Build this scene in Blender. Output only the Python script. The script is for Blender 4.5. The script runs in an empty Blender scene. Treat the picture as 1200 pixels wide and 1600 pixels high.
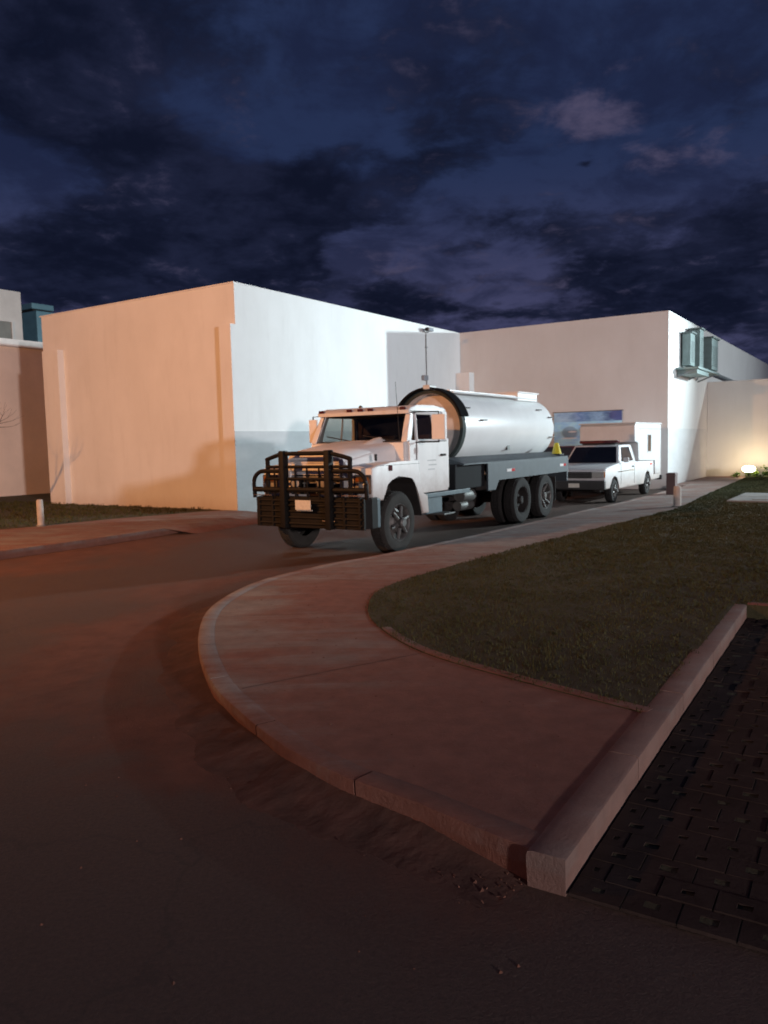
import bpy, bmesh, math, random
from mathutils import Vector, Matrix
random.seed(7)
R=math.radians; PI=math.pi
sc=bpy.context.scene; COL=sc.collection

# ------------------------------------------------------------------ frame of the buildings / parked vehicles
HD=R(33.0); U=Vector((math.sin(HD),math.cos(HD),0)); V=Vector((math.cos(HD),-math.sin(HD),0)); P1=Vector((-3.96,21.03,0))
def fw(x,y,z=0): return P1+V*x+U*y+Vector((0,0,z))      # court frame -> world
ROT=-HD

# ------------------------------------------------------------------ materials
def newmat(name):
    m=bpy.data.materials.new(name); m.use_nodes=True
    nt=m.node_tree; return m,nt,nt.nodes['Principled BSDF']
def ramp(nt,fac,stops):
    r=nt.nodes.new('ShaderNodeValToRGB'); el=r.color_ramp.elements
    while len(el)<len(stops): el.new(0.5)
    for e,(p,c) in zip(el,stops): e.position=p; e.color=(*c,1)
    nt.links.new(fac,r.inputs[0]); return r.outputs[0]
def noise(nt,scale,detail=4,rough=.55,coord='Object',stretch=None,dist=0):
    tc=nt.nodes.new('ShaderNodeTexCoord'); n=nt.nodes.new('ShaderNodeTexNoise')
    n.inputs['Scale'].default_value=scale; n.inputs['Detail'].default_value=detail; n.inputs['Roughness'].default_value=rough
    n.inputs['Distortion'].default_value=dist
    src=tc.outputs[coord]
    if stretch:
        mp=nt.nodes.new('ShaderNodeMapping'); mp.inputs['Scale'].default_value=stretch; nt.links.new(src,mp.inputs[0]); src=mp.outputs[0]
    nt.links.new(src,n.inputs['Vector']); return n.outputs['Fac']
def bump(nt,b,h,strength=.3,dist=.01):
    bn=nt.nodes.new('ShaderNodeBump'); bn.inputs['Strength'].default_value=strength; bn.inputs['Distance'].default_value=dist
    nt.links.new(h,bn.inputs['Height']); nt.links.new(bn.outputs[0],b.inputs['Normal'])
def mth(nt,op,a,b=None,c=None):
    n=nt.nodes.new('ShaderNodeMath'); n.operation=op
    for i,v in enumerate((a,b,c)):
        if v is None: continue
        if isinstance(v,(int,float)): n.inputs[i].default_value=v
        else: nt.links.new(v,n.inputs[i])
    return n.outputs[0]
def mixc(nt,f,a,b):
    n=nt.nodes.new('ShaderNodeMix'); n.data_type='RGBA'
    for s,v in ((n.inputs[0],f),(n.inputs[6],a),(n.inputs[7],b)):
        if isinstance(v,(int,float)): s.default_value=v
        elif isinstance(v,tuple): s.default_value=(*v,1)
        else: nt.links.new(v,s)
    return n.outputs[2]
def sstep(nt,v,a,b):
    n=nt.nodes.new('ShaderNodeMapRange'); n.interpolation_type='SMOOTHSTEP'; nt.links.new(v,n.inputs[0])
    n.inputs[1].default_value=a; n.inputs[2].default_value=b; return n.outputs[0]
MATS={}
def paint(name,col,rough=.5,metal=0,var=.12,scale=3,bmp=0,bscale=60,spec=.5,dirt=None,dirtamt=.35):
    if name in MATS: return MATS[name]
    m,nt,b=newmat(name)
    f=noise(nt,scale,5,.6)
    lo=tuple(c*(1-var) for c in col); hi=tuple(min(1,c*(1+var*.6)) for c in col)
    c=ramp(nt,f,[(.3,lo),(.7,hi)])
    if dirt:
        tc=nt.nodes.new('ShaderNodeTexCoord'); sx=nt.nodes.new('ShaderNodeSeparateXYZ'); nt.links.new(tc.outputs['Object'],sx.inputs[0])
        f2=noise(nt,2.2,6,.7)
        h=mth(nt,'ADD',sx.outputs[2],mth(nt,'MULTIPLY',f2,-dirt))
        g=mth(nt,'MULTIPLY',mth(nt,'SUBTRACT',1,sstep(nt,h,-dirt*.6,dirt*.5)),dirtamt)
        c=mixc(nt,g,c,(.20,.095,.06))
    nt.links.new(c,b.inputs['Base Color']); b.inputs['Roughness'].default_value=rough; b.inputs['Metallic'].default_value=metal
    b.inputs['Specular IOR Level'].default_value=spec
    if bmp: bump(nt,b,noise(nt,bscale,3),bmp,.004)
    MATS[name]=m; return m
def grimy(name,col,rough,zt,amt=.55):
    m,nt,b=newmat(name)
    tc=nt.nodes.new('ShaderNodeTexCoord'); sx=nt.nodes.new('ShaderNodeSeparateXYZ'); nt.links.new(tc.outputs['Object'],sx.inputs[0])
    c=ramp(nt,noise(nt,3,6,.65),[(.3,tuple(v*.9 for v in col)),(.7,col)])
    st=sstep(nt,noise(nt,5,6,.7,stretch=(1,1,.12)),.55,.85); c=mixc(nt,mth(nt,'MULTIPLY',st,.28),c,(.30,.24,.20))
    h=mth(nt,'ADD',sx.outputs[2],mth(nt,'MULTIPLY',noise(nt,3.5,7,.75),-.7))
    g=mth(nt,'MULTIPLY',mth(nt,'SUBTRACT',1,sstep(nt,h,zt-.9,zt-.25)),amt); c=mixc(nt,g,c,(.27,.17,.125))
    nt.links.new(c,b.inputs['Base Color']); nt.links.new(mth(nt,'ADD',rough,mth(nt,'MULTIPLY',noise(nt,7,4,.6),.25)),b.inputs['Roughness'])
    return m
def plaster(name='white_plaster',k=1.0):
    m,nt,b=newmat(name)
    f=noise(nt,.55,6,.62,stretch=(1,1,.7)); f2=noise(nt,3.0,5,.6,stretch=(1,1,.18))
    c=ramp(nt,f,[(.3,(.73*k,.725*k,.71*k)),(.7,(.82*k,.82*k,.81*k))])
    st=mth(nt,'MULTIPLY',sstep(nt,f2,.5,.8),.17)
    c=mixc(nt,st,c,(.48,.47,.45))
    tc=nt.nodes.new('ShaderNodeTexCoord'); sx=nt.nodes.new('ShaderNodeSeparateXYZ'); nt.links.new(tc.outputs['Object'],sx.inputs[0])
    h=mth(nt,'ADD',sx.outputs[2],mth(nt,'MULTIPLY',noise(nt,1.6,6,.7),-.5))
    g=mth(nt,'MULTIPLY',mth(nt,'SUBTRACT',1,sstep(nt,h,-.3,.35)),.35)
    c=mixc(nt,g,c,(.42,.26,.18))
    nt.links.new(c,b.inputs['Base Color']); b.inputs['Roughness'].default_value=.85
    bump(nt,b,noise(nt,22,5,.7),.35,.006); return m
def shade_band():
    m,nt,b=newmat('weathered_shade_band')  # greyer coat imitating shade low on the white walls, reddish dirt at the foot
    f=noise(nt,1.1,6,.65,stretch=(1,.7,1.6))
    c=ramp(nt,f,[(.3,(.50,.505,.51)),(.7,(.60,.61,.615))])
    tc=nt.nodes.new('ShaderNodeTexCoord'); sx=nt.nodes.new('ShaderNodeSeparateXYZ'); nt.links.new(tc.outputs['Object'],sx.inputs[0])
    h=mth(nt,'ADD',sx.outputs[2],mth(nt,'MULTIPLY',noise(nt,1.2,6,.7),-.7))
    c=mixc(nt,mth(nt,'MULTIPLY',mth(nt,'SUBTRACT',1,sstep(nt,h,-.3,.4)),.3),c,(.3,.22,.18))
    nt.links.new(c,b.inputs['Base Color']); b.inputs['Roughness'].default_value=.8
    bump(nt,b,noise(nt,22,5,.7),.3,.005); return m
def gauss_sum(nt,X,Y,blobs):
    """sum of rotated elliptical gaussians: (x,y,sx,sy,rot_deg,amp)"""
    acc=None
    for (x,y,sx,sy,r,a) in blobs:
        dx=mth(nt,'SUBTRACT',X,x); dy=mth(nt,'SUBTRACT',Y,y); c,s=math.cos(R(r)),math.sin(R(r))
        p=mth(nt,'ADD',mth(nt,'MULTIPLY',dx,c/sx),mth(nt,'MULTIPLY',dy,s/sx))
        q=mth(nt,'ADD',mth(nt,'MULTIPLY',dx,-s/sy),mth(nt,'MULTIPLY',dy,c/sy))
        d=mth(nt,'ADD',mth(nt,'MULTIPLY',p,p),mth(nt,'MULTIPLY',q,q))
        e=mth(nt,'MULTIPLY',mth(nt,'EXPONENT',mth(nt,'MULTIPLY',d,-1)),a)
        acc=e if acc is None else mth(nt,'ADD',acc,e)
    return acc
def road_mat():
    m,nt,b=newmat('dusty_asphalt')
    tc=nt.nodes.new('ShaderNodeTexCoord'); sx=nt.nodes.new('ShaderNodeSeparateXYZ'); nt.links.new(tc.outputs['Object'],sx.inputs[0])
    w=noise(nt,.9,5,.6)
    wx=mth(nt,'ADD',sx.outputs[0],mth(nt,'MULTIPLY',mth(nt,'SUBTRACT',w,.5),1.6))
    wy=mth(nt,'ADD',sx.outputs[1],mth(nt,'MULTIPLY',mth(nt,'SUBTRACT',noise(nt,.7,5,.6,stretch=(1,1.3,1)),.5),1.8))
    # laterite dust drifts: beside the kerb bend, by the far kerb, along the gutter
    g=gauss_sum(nt,wx,wy,[(-2.7,7.2,.85,2.6,-6,.9),(-1.3,4.7,1.2,.55,-35,.75),(-1.8,11.2,3.2,.55,38,.6),(-4.9,15.0,3.4,1.5,58,.85),(.2,3.1,.9,.4,-25,.45),(-6,11.9,4,.5,18,.4),(2.5,19,5,1.6,56,.35)])
    f=noise(nt,1.1,8,.7,stretch=(1,.55,1),dist=.6); f2=noise(nt,9,6,.7,stretch=(1,.35,1))
    d=mth(nt,'ADD',g,mth(nt,'MULTIPLY',mth(nt,'SUBTRACT',f,.5),1.5)); d=mth(nt,'ADD',d,mth(nt,'MULTIPLY',mth(nt,'SUBTRACT',f2,.5),.5))
    mask=sstep(nt,d,.1,.85)
    asp=ramp(nt,noise(nt,45,6,.75),[(.3,(.048,.028,.021)),(.72,(.112,.066,.049))])
    dust=ramp(nt,noise(nt,3,7,.7),[(.3,(.095,.036,.023)),(.7,(.165,.07,.045))])
    c=mixc(nt,mask,asp,dust)
    cr=nt.nodes.new('ShaderNodeTexVoronoi'); cr.feature='DISTANCE_TO_EDGE'; cr.inputs['Scale'].default_value=.42
    wv=nt.nodes.new('ShaderNodeVectorMath'); wv.operation='ADD'; nn=nt.nodes.new('ShaderNodeTexNoise'); nn.inputs['Scale'].default_value=1.6; nn.inputs['Detail'].default_value=6
    nt.links.new(tc.outputs['Object'],nn.inputs['Vector']); nt.links.new(tc.outputs['Object'],wv.inputs[0]); nt.links.new(nn.outputs['Color'],wv.inputs[1]); nt.links.new(wv.outputs[0],cr.inputs['Vector'])
    ck=mth(nt,'MULTIPLY',mth(nt,'SUBTRACT',1,sstep(nt,cr.outputs['Distance'],.0,.012)),mth(nt,'SUBTRACT',.3,mth(nt,'MULTIPLY',mask,.28)))
    c=mixc(nt,ck,c,(.015,.012,.011))
    nt.links.new(c,b.inputs['Base Color'])
    nt.links.new(mth(nt,'ADD',.72,mth(nt,'MULTIPLY',mask,.2)),b.inputs['Roughness'])
    hh=mth(nt,'ADD',mth(nt,'MULTIPLY',noise(nt,70,4,.8),.7),mth(nt,'MULTIPLY',noise(nt,6,7,.7),1.2))
    bump(nt,b,hh,.9,.02); return m
def walk_mat(name='dusty_concrete',tint=1.0,dusty=1.0):
    m,nt,b=newmat(name)
    tc=nt.nodes.new('ShaderNodeTexCoord'); sx=nt.nodes.new('ShaderNodeSeparateXYZ'); nt.links.new(tc.outputs['Object'],sx.inputs[0])
    con=ramp(nt,noise(nt,2.5,8,.7),[(.3,(.17*tint,.145*tint,.13*tint)),(.72,(.30*tint,.26*tint,.235*tint))])
    dust=ramp(nt,noise(nt,6,7,.7),[(.3,(.16,.062,.040)),(.7,(.25,.105,.070))])
    # broom / tyre streaks running across the walk
    st=noise(nt,1.0,6,.65,stretch=(.5,3.6,1),dist=.5); f=noise(nt,1.3,7,.7)
    d=mth(nt,'ADD',mth(nt,'MULTIPLY',st,.8),mth(nt,'MULTIPLY',f,.8))
    d=mth(nt,'ADD',d,gauss_sum(nt,sx.outputs[0],sx.outputs[1],[(.6,4.4,1.2,1.4,0,.33),(-.5,8.9,.5,.9,0,.25),(-1.6,8.3,.6,2.0,0,-.2),(2,13,2,2,0,-.12)]))
    low=mth(nt,'SUBTRACT',1,sstep(nt,mth(nt,'ADD',sx.outputs[2],mth(nt,'MULTIPLY',noise(nt,4,5,.7),-.06)),.03,.12))
    mask=mth(nt,'MULTIPLY',mth(nt,'MAXIMUM',mth(nt,'MULTIPLY',sstep(nt,d,.55,.98),.92),low),dusty)
    c=mixc(nt,mask,con,dust)
    nt.links.new(c,b.inputs['Base Color']); b.inputs['Roughness'].default_value=.9
    hh=mth(nt,'ADD',mth(nt,'MULTIPLY',noise(nt,55,4,.8),.5),mth(nt,'MULTIPLY',noise(nt,5,7,.75),1.2))
    bump(nt,b,hh,.8,.015); return m
def soil_mat():
    m,nt,b=newmat('lawn_soil')
    c=ramp(nt,noise(nt,1.4,8,.7),[(.3,(.045,.040,.018)),(.62,(.068,.060,.027)),(.82,(.068,.043,.022))])
    nt.links.new(c,b.inputs['Base Color']); b.inputs['Roughness'].default_value=1
    bump(nt,b,noise(nt,20,6,.8),1,.03); return m
def leaf_mat(name,a,b2,rough=.6):
    m,nt,b=newmat(name)
    oi=nt.nodes.new('ShaderNodeObjectInfo')
    c=ramp(nt,noise(nt,2.0,6,.75),[(.3,a),(.7,b2)])
    nt.links.new(c,b.inputs['Base Color']); b.inputs['Roughness'].default_value=rough
    b.inputs['Specular IOR Level'].default_value=.08; return m
def glass(name='tinted_glass',tint=(.35,.37,.36),ior=1.5):
    m=bpy.data.materials.new(name); m.use_nodes=True; nt=m.node_tree; nt.nodes.clear()
    o=nt.nodes.new('ShaderNodeOutputMaterial'); t=nt.nodes.new('ShaderNodeBsdfTransparent'); g=nt.nodes.new('ShaderNodeBsdfGlossy')
    fr=nt.nodes.new('ShaderNodeLayerWeight'); fr.inputs[0].default_value=.5; mx=nt.nodes.new('ShaderNodeMixShader')
    t.inputs[0].default_value=(*tint,1); g.inputs['Roughness'].default_value=.0; g.inputs[0].default_value=(.9,.9,.9,1)
    fz=mth(nt,'ADD',.03,mth(nt,'MULTIPLY',mth(nt,'POWER',fr.outputs['Facing'],5),.9)); nt.links.new(fz,mx.inputs[0]); nt.links.new(t.outputs[0],mx.inputs[1]); nt.links.new(g.outputs[0],mx.inputs[2]); nt.links.new(mx.outputs[0],o.inputs[0]); return m
def emit(name,col,s):
    m,nt,b=newmat(name); b.inputs['Emission Color'].default_value=(*col,1); b.inputs['Emission Strength'].default_value=s
    b.inputs['Base Color'].default_value=(*col,1); return m

M_PL=plaster(); M_PL2=plaster('off_white_plaster',.84); M_SHADE_BAND=shade_band(); M_ROAD=road_mat(); M_WALK=walk_mat(); M_KERB=walk_mat('worn_kerb_concrete',1.25)
M_DRIFT=paint('laterite_dust',(.088,.042,.030),.98,0,.4,5,.8,40); M_PK=walk_mat('grey_kerb_concrete',.95,dusty=.6); M_SOIL=soil_mat()
M_BODY=grimy('chalky_white_paint',(.79,.78,.765),.34,1.35)
M_BLACK=paint('black_bar_paint',(.008,.007,.0065),.6,.0,.3,9,spec=.2)
M_DARK=paint('underbody_grime',(.018,.015,.014),.85,0,.3,8)
M_RUB=paint('tyre_rubber',(.012,.011,.0105),.9,0,.35,10,.3,90)
M_DUSTRUB=paint('dusty_tyre_rubber',(.026,.024,.021),.9,0,.35,7,.4,60)
M_RIM=paint('worn_rim_steel',(.11,.105,.10),.5,.3,.3,12)
M_CHROME=paint('chrome',(.65,.65,.66),.15,1,.05,3)
M_STEEL=paint('blue_grey_deck_paint',(.042,.056,.068),.6,.0,.2,5)
M_STEP=paint('pale_blue_grey_step_paint',(.07,.11,.13),.55,0,.22,6)
M_GREY=paint('galvanised_grey',(.13,.135,.13),.55,.4,.2,9)
M_TANK=paint('tank_white_paint',(.78,.79,.79),.32,0,.07,1.6,spec=.5)
M_FLANGE=paint('dark_green_flange_paint',(.026,.036,.034),.8,0,.25,4)
M_INT=paint('dark_cab_trim',(.045,.028,.022),.8,0,.3,9)
M_RED=paint('red_reflector',(.5,.02,.03),.25,0,.1,5)
M_DRED=paint('dark_red_lens',(.07,.008,.012),.2,0,.1,5)
M_AMBER=paint('amber_lens',(.28,.09,.02),.2,0,.1,5)
M_LENS=paint('headlamp_glass',(.40,.39,.36),.25,.2,.1,20)
M_PLATE=paint('number_plate_white',(.62,.58,.5),.5,0,.12,30)
M_YEL=paint('yellow_cone_plastic',(.62,.50,.03),.5,0,.12,9)
M_GLASS=glass('tinted_glass',(.45,.46,.45)); M_DGLASS=glass('dark_glass',(.04,.04,.05)); M_RGLASS=glass('side_glass',(.75,.74,.70))
M_MAROON=paint('maroon_paint',(.10,.012,.03),.3,0,.1,4)
M_AC=paint('grey_green_cabinet_metal',(.18,.24,.235),.55,.1,.18,5)
M_TEAL=paint('teal_tank_plastic',(.13,.26,.30),.5,0,.15,2)
M_CONC=paint('bare_concrete',(.22,.205,.19),.9,0,.2,3,.4,25)
M_POST=paint('bollard_white_paint',(.42,.37,.33),.8,0,.2,7,.3,40)
M_PIPE=paint('grey_pipe',(.2,.22,.23),.6,0,.2,9)
M_BARK=paint('smooth_brown_bark',(.13,.07,.045),.9,0,.3,8,.6,30)
M_POLE=paint('galvanised_pole',(.35,.35,.34),.5,.6,.15,5)

# ------------------------------------------------------------------ mesh builder
class MB:
    def __init__(s): s.bm=bmesh.new()
    def _add(s,verts,faces):
        vs=[s.bm.verts.new(v) for v in verts]; out=[]
        for f in faces:
            try: out.append(s.bm.faces.new([vs[i] for i in f]))
            except ValueError: pass
        return vs,out
    def box(s,x0,x1,y0,y1,z0,z1,bev=0,rot=None,seg=2):
        v=[(x,y,z) for x in (x0,x1) for y in (y0,y1) for z in (z0,z1)]
        f=[(0,1,3,2),(4,6,7,5),(0,4,5,1),(2,3,7,6),(0,2,6,4),(1,5,7,3)]
        vs,fs=s._add(v,f)
        if rot:
            c=Vector(((x0+x1)/2,(y0+y1)/2,(z0+z1)/2)); mt=Matrix.Rotation(R(rot[1]),3,rot[0])
            for q in vs: q.co=c+mt@(q.co-c)
        if bev:
            es=list({e for q in fs for e in q.edges}); bmesh.ops.bevel(s.bm,geom=es,offset=bev,segments=seg,affect='EDGES',profile=.6)
        return s
    def prism(s,pts,axis,a,b,bev=0,seg=2):
        """polygon pts (2D) extruded along axis 'x','y','z' from a to b"""
        def P(p,t): return {'x':(t,p[0],p[1]),'y':(p[0],t,p[1]),'z':(p[0],p[1],t)}[axis]
        n=len(pts); v=[P(p,a) for p in pts]+[P(p,b) for p in pts]
        f=[tuple(range(n))[::-1],tuple(range(n,2*n))]+[(i,(i+1)%n,n+(i+1)%n,n+i) for i in range(n)]
        vs,fs=s._add(v,f)
        if bev:
            es=list({e for q in fs[:2] for e in q.edges}); bmesh.ops.bevel(s.bm,geom=es,offset=bev,segments=seg,affect='EDGES',profile=.6)
        return s
    def hull8(s,lo,hi,bev=0):
        """lo, hi: 4 points each (rings)"""
        v=list(lo)+list(hi); vs,fs=s._add(v,[(3,2,1,0),(4,5,6,7)]+[(i,(i+1)%4,4+(i+1)%4,4+i) for i in range(4)])
        if bev:
            es=list({e for q in fs for e in q.edges}); bmesh.ops.bevel(s.bm,geom=es,offset=bev,segments=2,affect='EDGES',profile=.6)
        return s
    def loft(s,rings,cap=True,closed=True):
        n=len(rings[0]); allv=[[s.bm.verts.new(p) for p in r] for r in rings]
        for i in range(len(rings)-1):
            for j in range(n if closed else n-1):
                k=(j+1)%n
                try: s.bm.faces.new((allv[i][j],allv[i][k],allv[i+1][k],allv[i+1][j]))
                except ValueError: pass
        if cap:
            s.bm.faces.new(allv[0][::-1]); s.bm.faces.new(allv[-1])
        return s
    def tube(s,path,r,n=8,cap=True):
        path=[Vector(p) for p in path]; rr=r if isinstance(r,(list,tuple)) else [r]*len(path); rings=[]
        for i,p in enumerate(path):
            d=(path[min(i+1,len(path)-1)]-path[max(i-1,0)]).normalized()
            a=d.cross(Vector((0,0,1)));
            if a.length<.05: a=d.cross(Vector((1,0,0)))
            a.normalize(); b=d.cross(a)
            rings.append([p+(a*math.cos(t)+b*math.sin(t))*rr[i] for t in [2*PI*k/n for k in range(n)]])
        return s.loft(rings,cap)
    def lathe(s,prof,axis='y',c=(0,0,0),n=32,a0=0,a1=2*PI):
        """prof: (radius, position along axis)"""
        full=abs(a1-a0-2*PI)<1e-4; m=n if full else n+1; rings=[]
        for (r,t) in prof:
            ring=[]
            for k in range(m):
                a=a0+(a1-a0)*k/n; p,q=r*math.cos(a),r*math.sin(a)
                ring.append({'y':(c[0]+p,c[1]+t,c[2]+q),'x':(c[0]+t,c[1]+p,c[2]+q),'z':(c[0]+p,c[1]+q,c[2]+t)}[axis])
            rings.append(ring)
        return s.loft(rings,cap=False,closed=full)
    def quad(s,*p): s._add(p,[tuple(range(len(p)))]); return s
    def build(s,name,mat,parent=None,smooth=False,label=None,loc=None,rz=None,angle=35):
        bmesh.ops.remove_doubles(s.bm,verts=s.bm.verts,dist=1e-5)
        bmesh.ops.recalc_face_normals(s.bm,faces=s.bm.faces)
        me=bpy.data.meshes.new(name); s.bm.to_mesh(me); s.bm.free()
        if smooth:
            me.polygons.foreach_set('use_smooth',[True]*len(me.polygons))
            me.set_sharp_from_angle(angle=R(angle))
        me.materials.append(mat)
        o=bpy.data.objects.new(name,me); COL.objects.link(o)
        if parent: o.parent=parent
        if label: o['label']=label
        if loc is not None: o.location=loc
        if rz is not None: o.rotation_euler=(0,0,rz)
        return o
def thing(name,label,cat,loc,rz=ROT,group=None):
    o=bpy.data.objects.new(name,None); COL.objects.link(o); o.location=loc; o.rotation_euler=(0,0,rz); o.empty_display_size=.3
    o['label']=label; o['category']=cat
    if group: o['group']=group
    return o
def tag(o,label,cat,group=None):
    o['label']=label; o['category']=cat
    if group: o['group']=group
    return o
def struct(o,kind='structure'): o['kind']=kind; return o

# ------------------------------------------------------------------ camera
cam=bpy.data.cameras.new('camera'); co=bpy.data.objects.new('camera',cam); COL.objects.link(co); sc.camera=co
cam.sensor_fit='VERTICAL'; cam.sensor_height=36; cam.lens=36*1220/1600; cam.clip_end=2000; cam.clip_start=.05
cam.dof.use_dof=True; cam.dof.focus_distance=2.6; cam.dof.aperture_fstop=6.0
pt,rl=R(5.0),R(1.35)
f=Vector((0,math.cos(pt),-math.sin(pt))); r0=Vector((1,0,0)); u0=r0.cross(f)
rt=r0*math.cos(rl)-u0*math.sin(rl); up=u0*math.cos(rl)+r0*math.sin(rl)
mw=Matrix((( rt.x,up.x,-f.x,0),(rt.y,up.y,-f.y,0),(rt.z,up.z,-f.z,1.85),(0,0,0,1))); co.matrix_world=mw

# ------------------------------------------------------------------ ground, walks, kerbs
def smooth_line(pts,n=6):
    out=[]; P=[Vector((*p,0)) for p in pts]
    for i in range(len(P)-1):
        a,b,c,d=P[max(i-1,0)],P[i],P[i+1],P[min(i+2,len(P)-1)]
        for k in range(n):
            t=k/n; out.append(.5*((2*b)+(c-a)*t+(2*a-5*b+4*c-d)*t*t+(3*b-a-3*c+d)*t**3))
    out.append(P[-1]); return [(p.x,p.y) for p in out]
def offset(line,d):
    out=[]
    for i,p in enumerate(line):
        a=Vector(line[max(i-1,0)]); b=Vector(line[min(i+1,len(line)-1)]); t=(b-a).normalized(); out.append((p[0]+t.y*d,p[1]-t.x*d))
    return out
def slab(poly,z0,z1):
    mb=MB(); bm=mb.bm
    top=[bm.verts.new((x,y,z1)) for x,y in poly]; bot=[bm.verts.new((x,y,z0)) for x,y in poly]
    fc=bm.faces.new(top); n=len(poly)
    for i in range(n): bm.faces.new((top[i],bot[i],bot[(i+1)%n],top[(i+1)%n]))
    bmesh.ops.triangulate(bm,faces=[fc]); return mb
def kerb(line,w,z0,z1,name,mat,r=.03,jit=.006,taper=0):
    """kerb along a polyline, width w to its right side, rounded arris, slightly uneven"""
    inner=offset(line,w); mb=MB(); rings=[]; acc=0; j=0; zt=z1; L0=Vector(line[0])
    def ring(a,b,j):
        a=Vector(a); b=Vector(b); d=(b-a).normalized(); tp=min(1,(a-L0).length/taper) if taper else 1; z1=zt*(.86+.14*tp)
        P=[(a+d*(0.008),z0),(a,z1-r*1.2+j),(a+d*.3*r,z1-.3*r+j),(a+d*r*1.2,z1+j),(b-d*r*.6,z1+j*.5),(b,z1-.008),(b,z0)]
        return [(p.x,p.y,z) for p,z in P]
    for i in range(len(line)):
        if i:
            st=(Vector(line[i])-Vector(line[i-1])).length; acc+=st
            if acc>.95 and len(rings)>=1 and st>.05:
                t=1-.012/st; e=[tuple(Vector(q[i-1]).lerp(Vector(q[i]),t)) for q in (line,inner)]
                rings.append(ring(*e,j)); mb.loft(rings); rings=[]; acc=0; j=random.uniform(-jit,jit)
        rings.append(ring(line[i],inner[i],j+random.uniform(-jit,jit)*.25))
    if len(rings)>1: mb.loft(rings)
    return mb.build(name,mat,smooth=True,angle=50)
Gd=MB(); N=60
Gd.quad((-400,-400,0),(400,-400,0),(400,400,0),(-400,400,0)); road=struct(Gd.build('road',M_ROAD))
outer=smooth_line([(.575,3.125),(.33,3.36),(.09,3.60),(-.26,3.91),(-.60,4.32),(-.97,4.93),(-1.32,5.65),(-1.70,6.9),(-1.88,8.3),(-1.62,9.78),(-.95,10.95),(-.0,12.0),(1.07,13.42),(2.49,15.4),(4.5,18.25),(6.6,21.15),(8.2,23.6),(10.55,27.2)],5)
inner=smooth_line([(1.585,4.69),(.89,5.45),(.29,6.22),(-.06,7.1),(-.19,8.0),(-.02,9.12),(.84,10.5),(2.61,12.9),(5.32,16.3),(7.0,18.5),(8.85,21.66),(11.13,25.53),(14.5,31.1)],5)
kerbR0=(.70,3.02); kerbR1=(3.62,7.72)
kd=(Vector(kerbR1)-Vector(kerbR0)).normalized(); kn=Vector((kd.y,-kd.x))   # kn points to the parking side
# sidewalk surface: between outer kerb and lawn
sw_poly=(offset(outer,.13)[1:]+[tuple(fw(8.3,12.9).xy),tuple(fw(8.3,19.9).xy),tuple(fw(9.9,19.9).xy)]+inner[::-1]+[tuple(Vector(kerbR0)-kn*.08+kd*1.8),tuple(Vector(kerbR0)-kn*.10+kd*.10)])
sw=slab(sw_poly,-.05,.15)
struct(sw.build('sidewalk',M_WALK))
struct(kerb(outer,.15,-.02,.153,'kerb',M_KERB,.014,.005))
jt=MB()
seg=0; prev=outer[0]
for i in range(6,len(outer)-4):
    seg+=(Vector(outer[i])-Vector(outer[i-1])).length
    if seg>2.4:
        seg=0; a=Vector(offset(outer,.16)[i]); b=min((Vector(q) for q in inner),key=lambda q:(q-a).length)
        if (b-a).length>4: continue
        d=(b-a).normalized(); n=Vector((d.y,-d.x))*.0035; K_=10; L_=[a.lerp(b,k/K_)+n*random.uniform(-1,1)*.8 for k in range(K_+1)]
        for p,q in zip(L_,L_[1:]): jt._add([(p.x-n.x,p.y-n.y,.1525),(p.x+n.x,p.y+n.y,.1525),(q.x+n.x,q.y+n.y,.1525),(q.x-n.x,q.y-n.y,.1525)],[(0,1,2,3)])
struct(jt.build('sidewalk_joints',paint('joint_dirt',(.07,.038,.028),.95,0,.3,20)))
dr=MB(); rings=[]; oo=[]
for p,q in zip(outer[:80],outer[1:81]):
    for k in range(6): oo.append(tuple(Vector(p).lerp(Vector(q),k/6)))
from mathutils import noise as mn
arc=0
for i,p in enumerate(oo):
    if i: arc+=(Vector(p)-Vector(oo[i-1])).length
    a=Vector(oo[max(i-8,0)]); b=Vector(oo[min(i+8,len(oo)-1)]); t=(b-a).normalized(); o_=Vector((-t.y,t.x))
    v=mn.noise(Vector((arc*.8,2.3,0)))+.4*mn.noise(Vector((arc*3.1,7.1,0)))
    e_=min(1,arc/.6)
    h=(.060+.035*v)*e_; w=.30+.20*v
    row=[]; M_=12
    for k in range(M_+1):
        u_=k/M_; z_=(1-u_)**1.5; x_=p[0]+o_.x*(w*u_-.01); y_=p[1]+o_.y*(w*u_-.01)
        jn=.008*mn.noise(Vector((x_*9,y_*9,1)))*math.sin(PI*min(1,u_*1.1))+.005*mn.noise(Vector((x_*30,y_*30,4)))
        row.append((x_,y_,max(-.004,h*z_+jn*e_)-(.006 if k==M_ else 0)))
    rings.append(row)
dr.loft(rings,cap=False,closed=False)
struct(dr.build('dust_drift',M_DRIFT,smooth=True,angle=80))
# edging strip round the lawn
edge=kerb(inner[:16],.10,.0,.162,'lawn_edging',M_KERB,.010,.004); struct(edge)
# straight kerb against the parking bay and its return
kl=[tuple(Vector(kerbR0)-kn*.0+kd*t*(Vector(kerbR1)-Vector(kerbR0)).length/14) for t in range(15)]
k2=kerb([ (p[0]-kn.x*.17,p[1]-kn.y*.17) for p in kl],.17,-.02,.159,'parking_kerb',M_PK,.022,.005,0); struct(k2)
ret=[tuple(Vector(kerbR1)+kn*t*.9) for t in range(16)]
k3=kerb([(p[0]+kd.x*.14,p[1]+kd.y*.14) for p in ret],.14,-.02,.165,'parking_end_kerb',paint('red_kerb_dust',(.26,.10,.07),.9,0,.25,4,.4,30),.03,.005); struct(k3)
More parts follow.
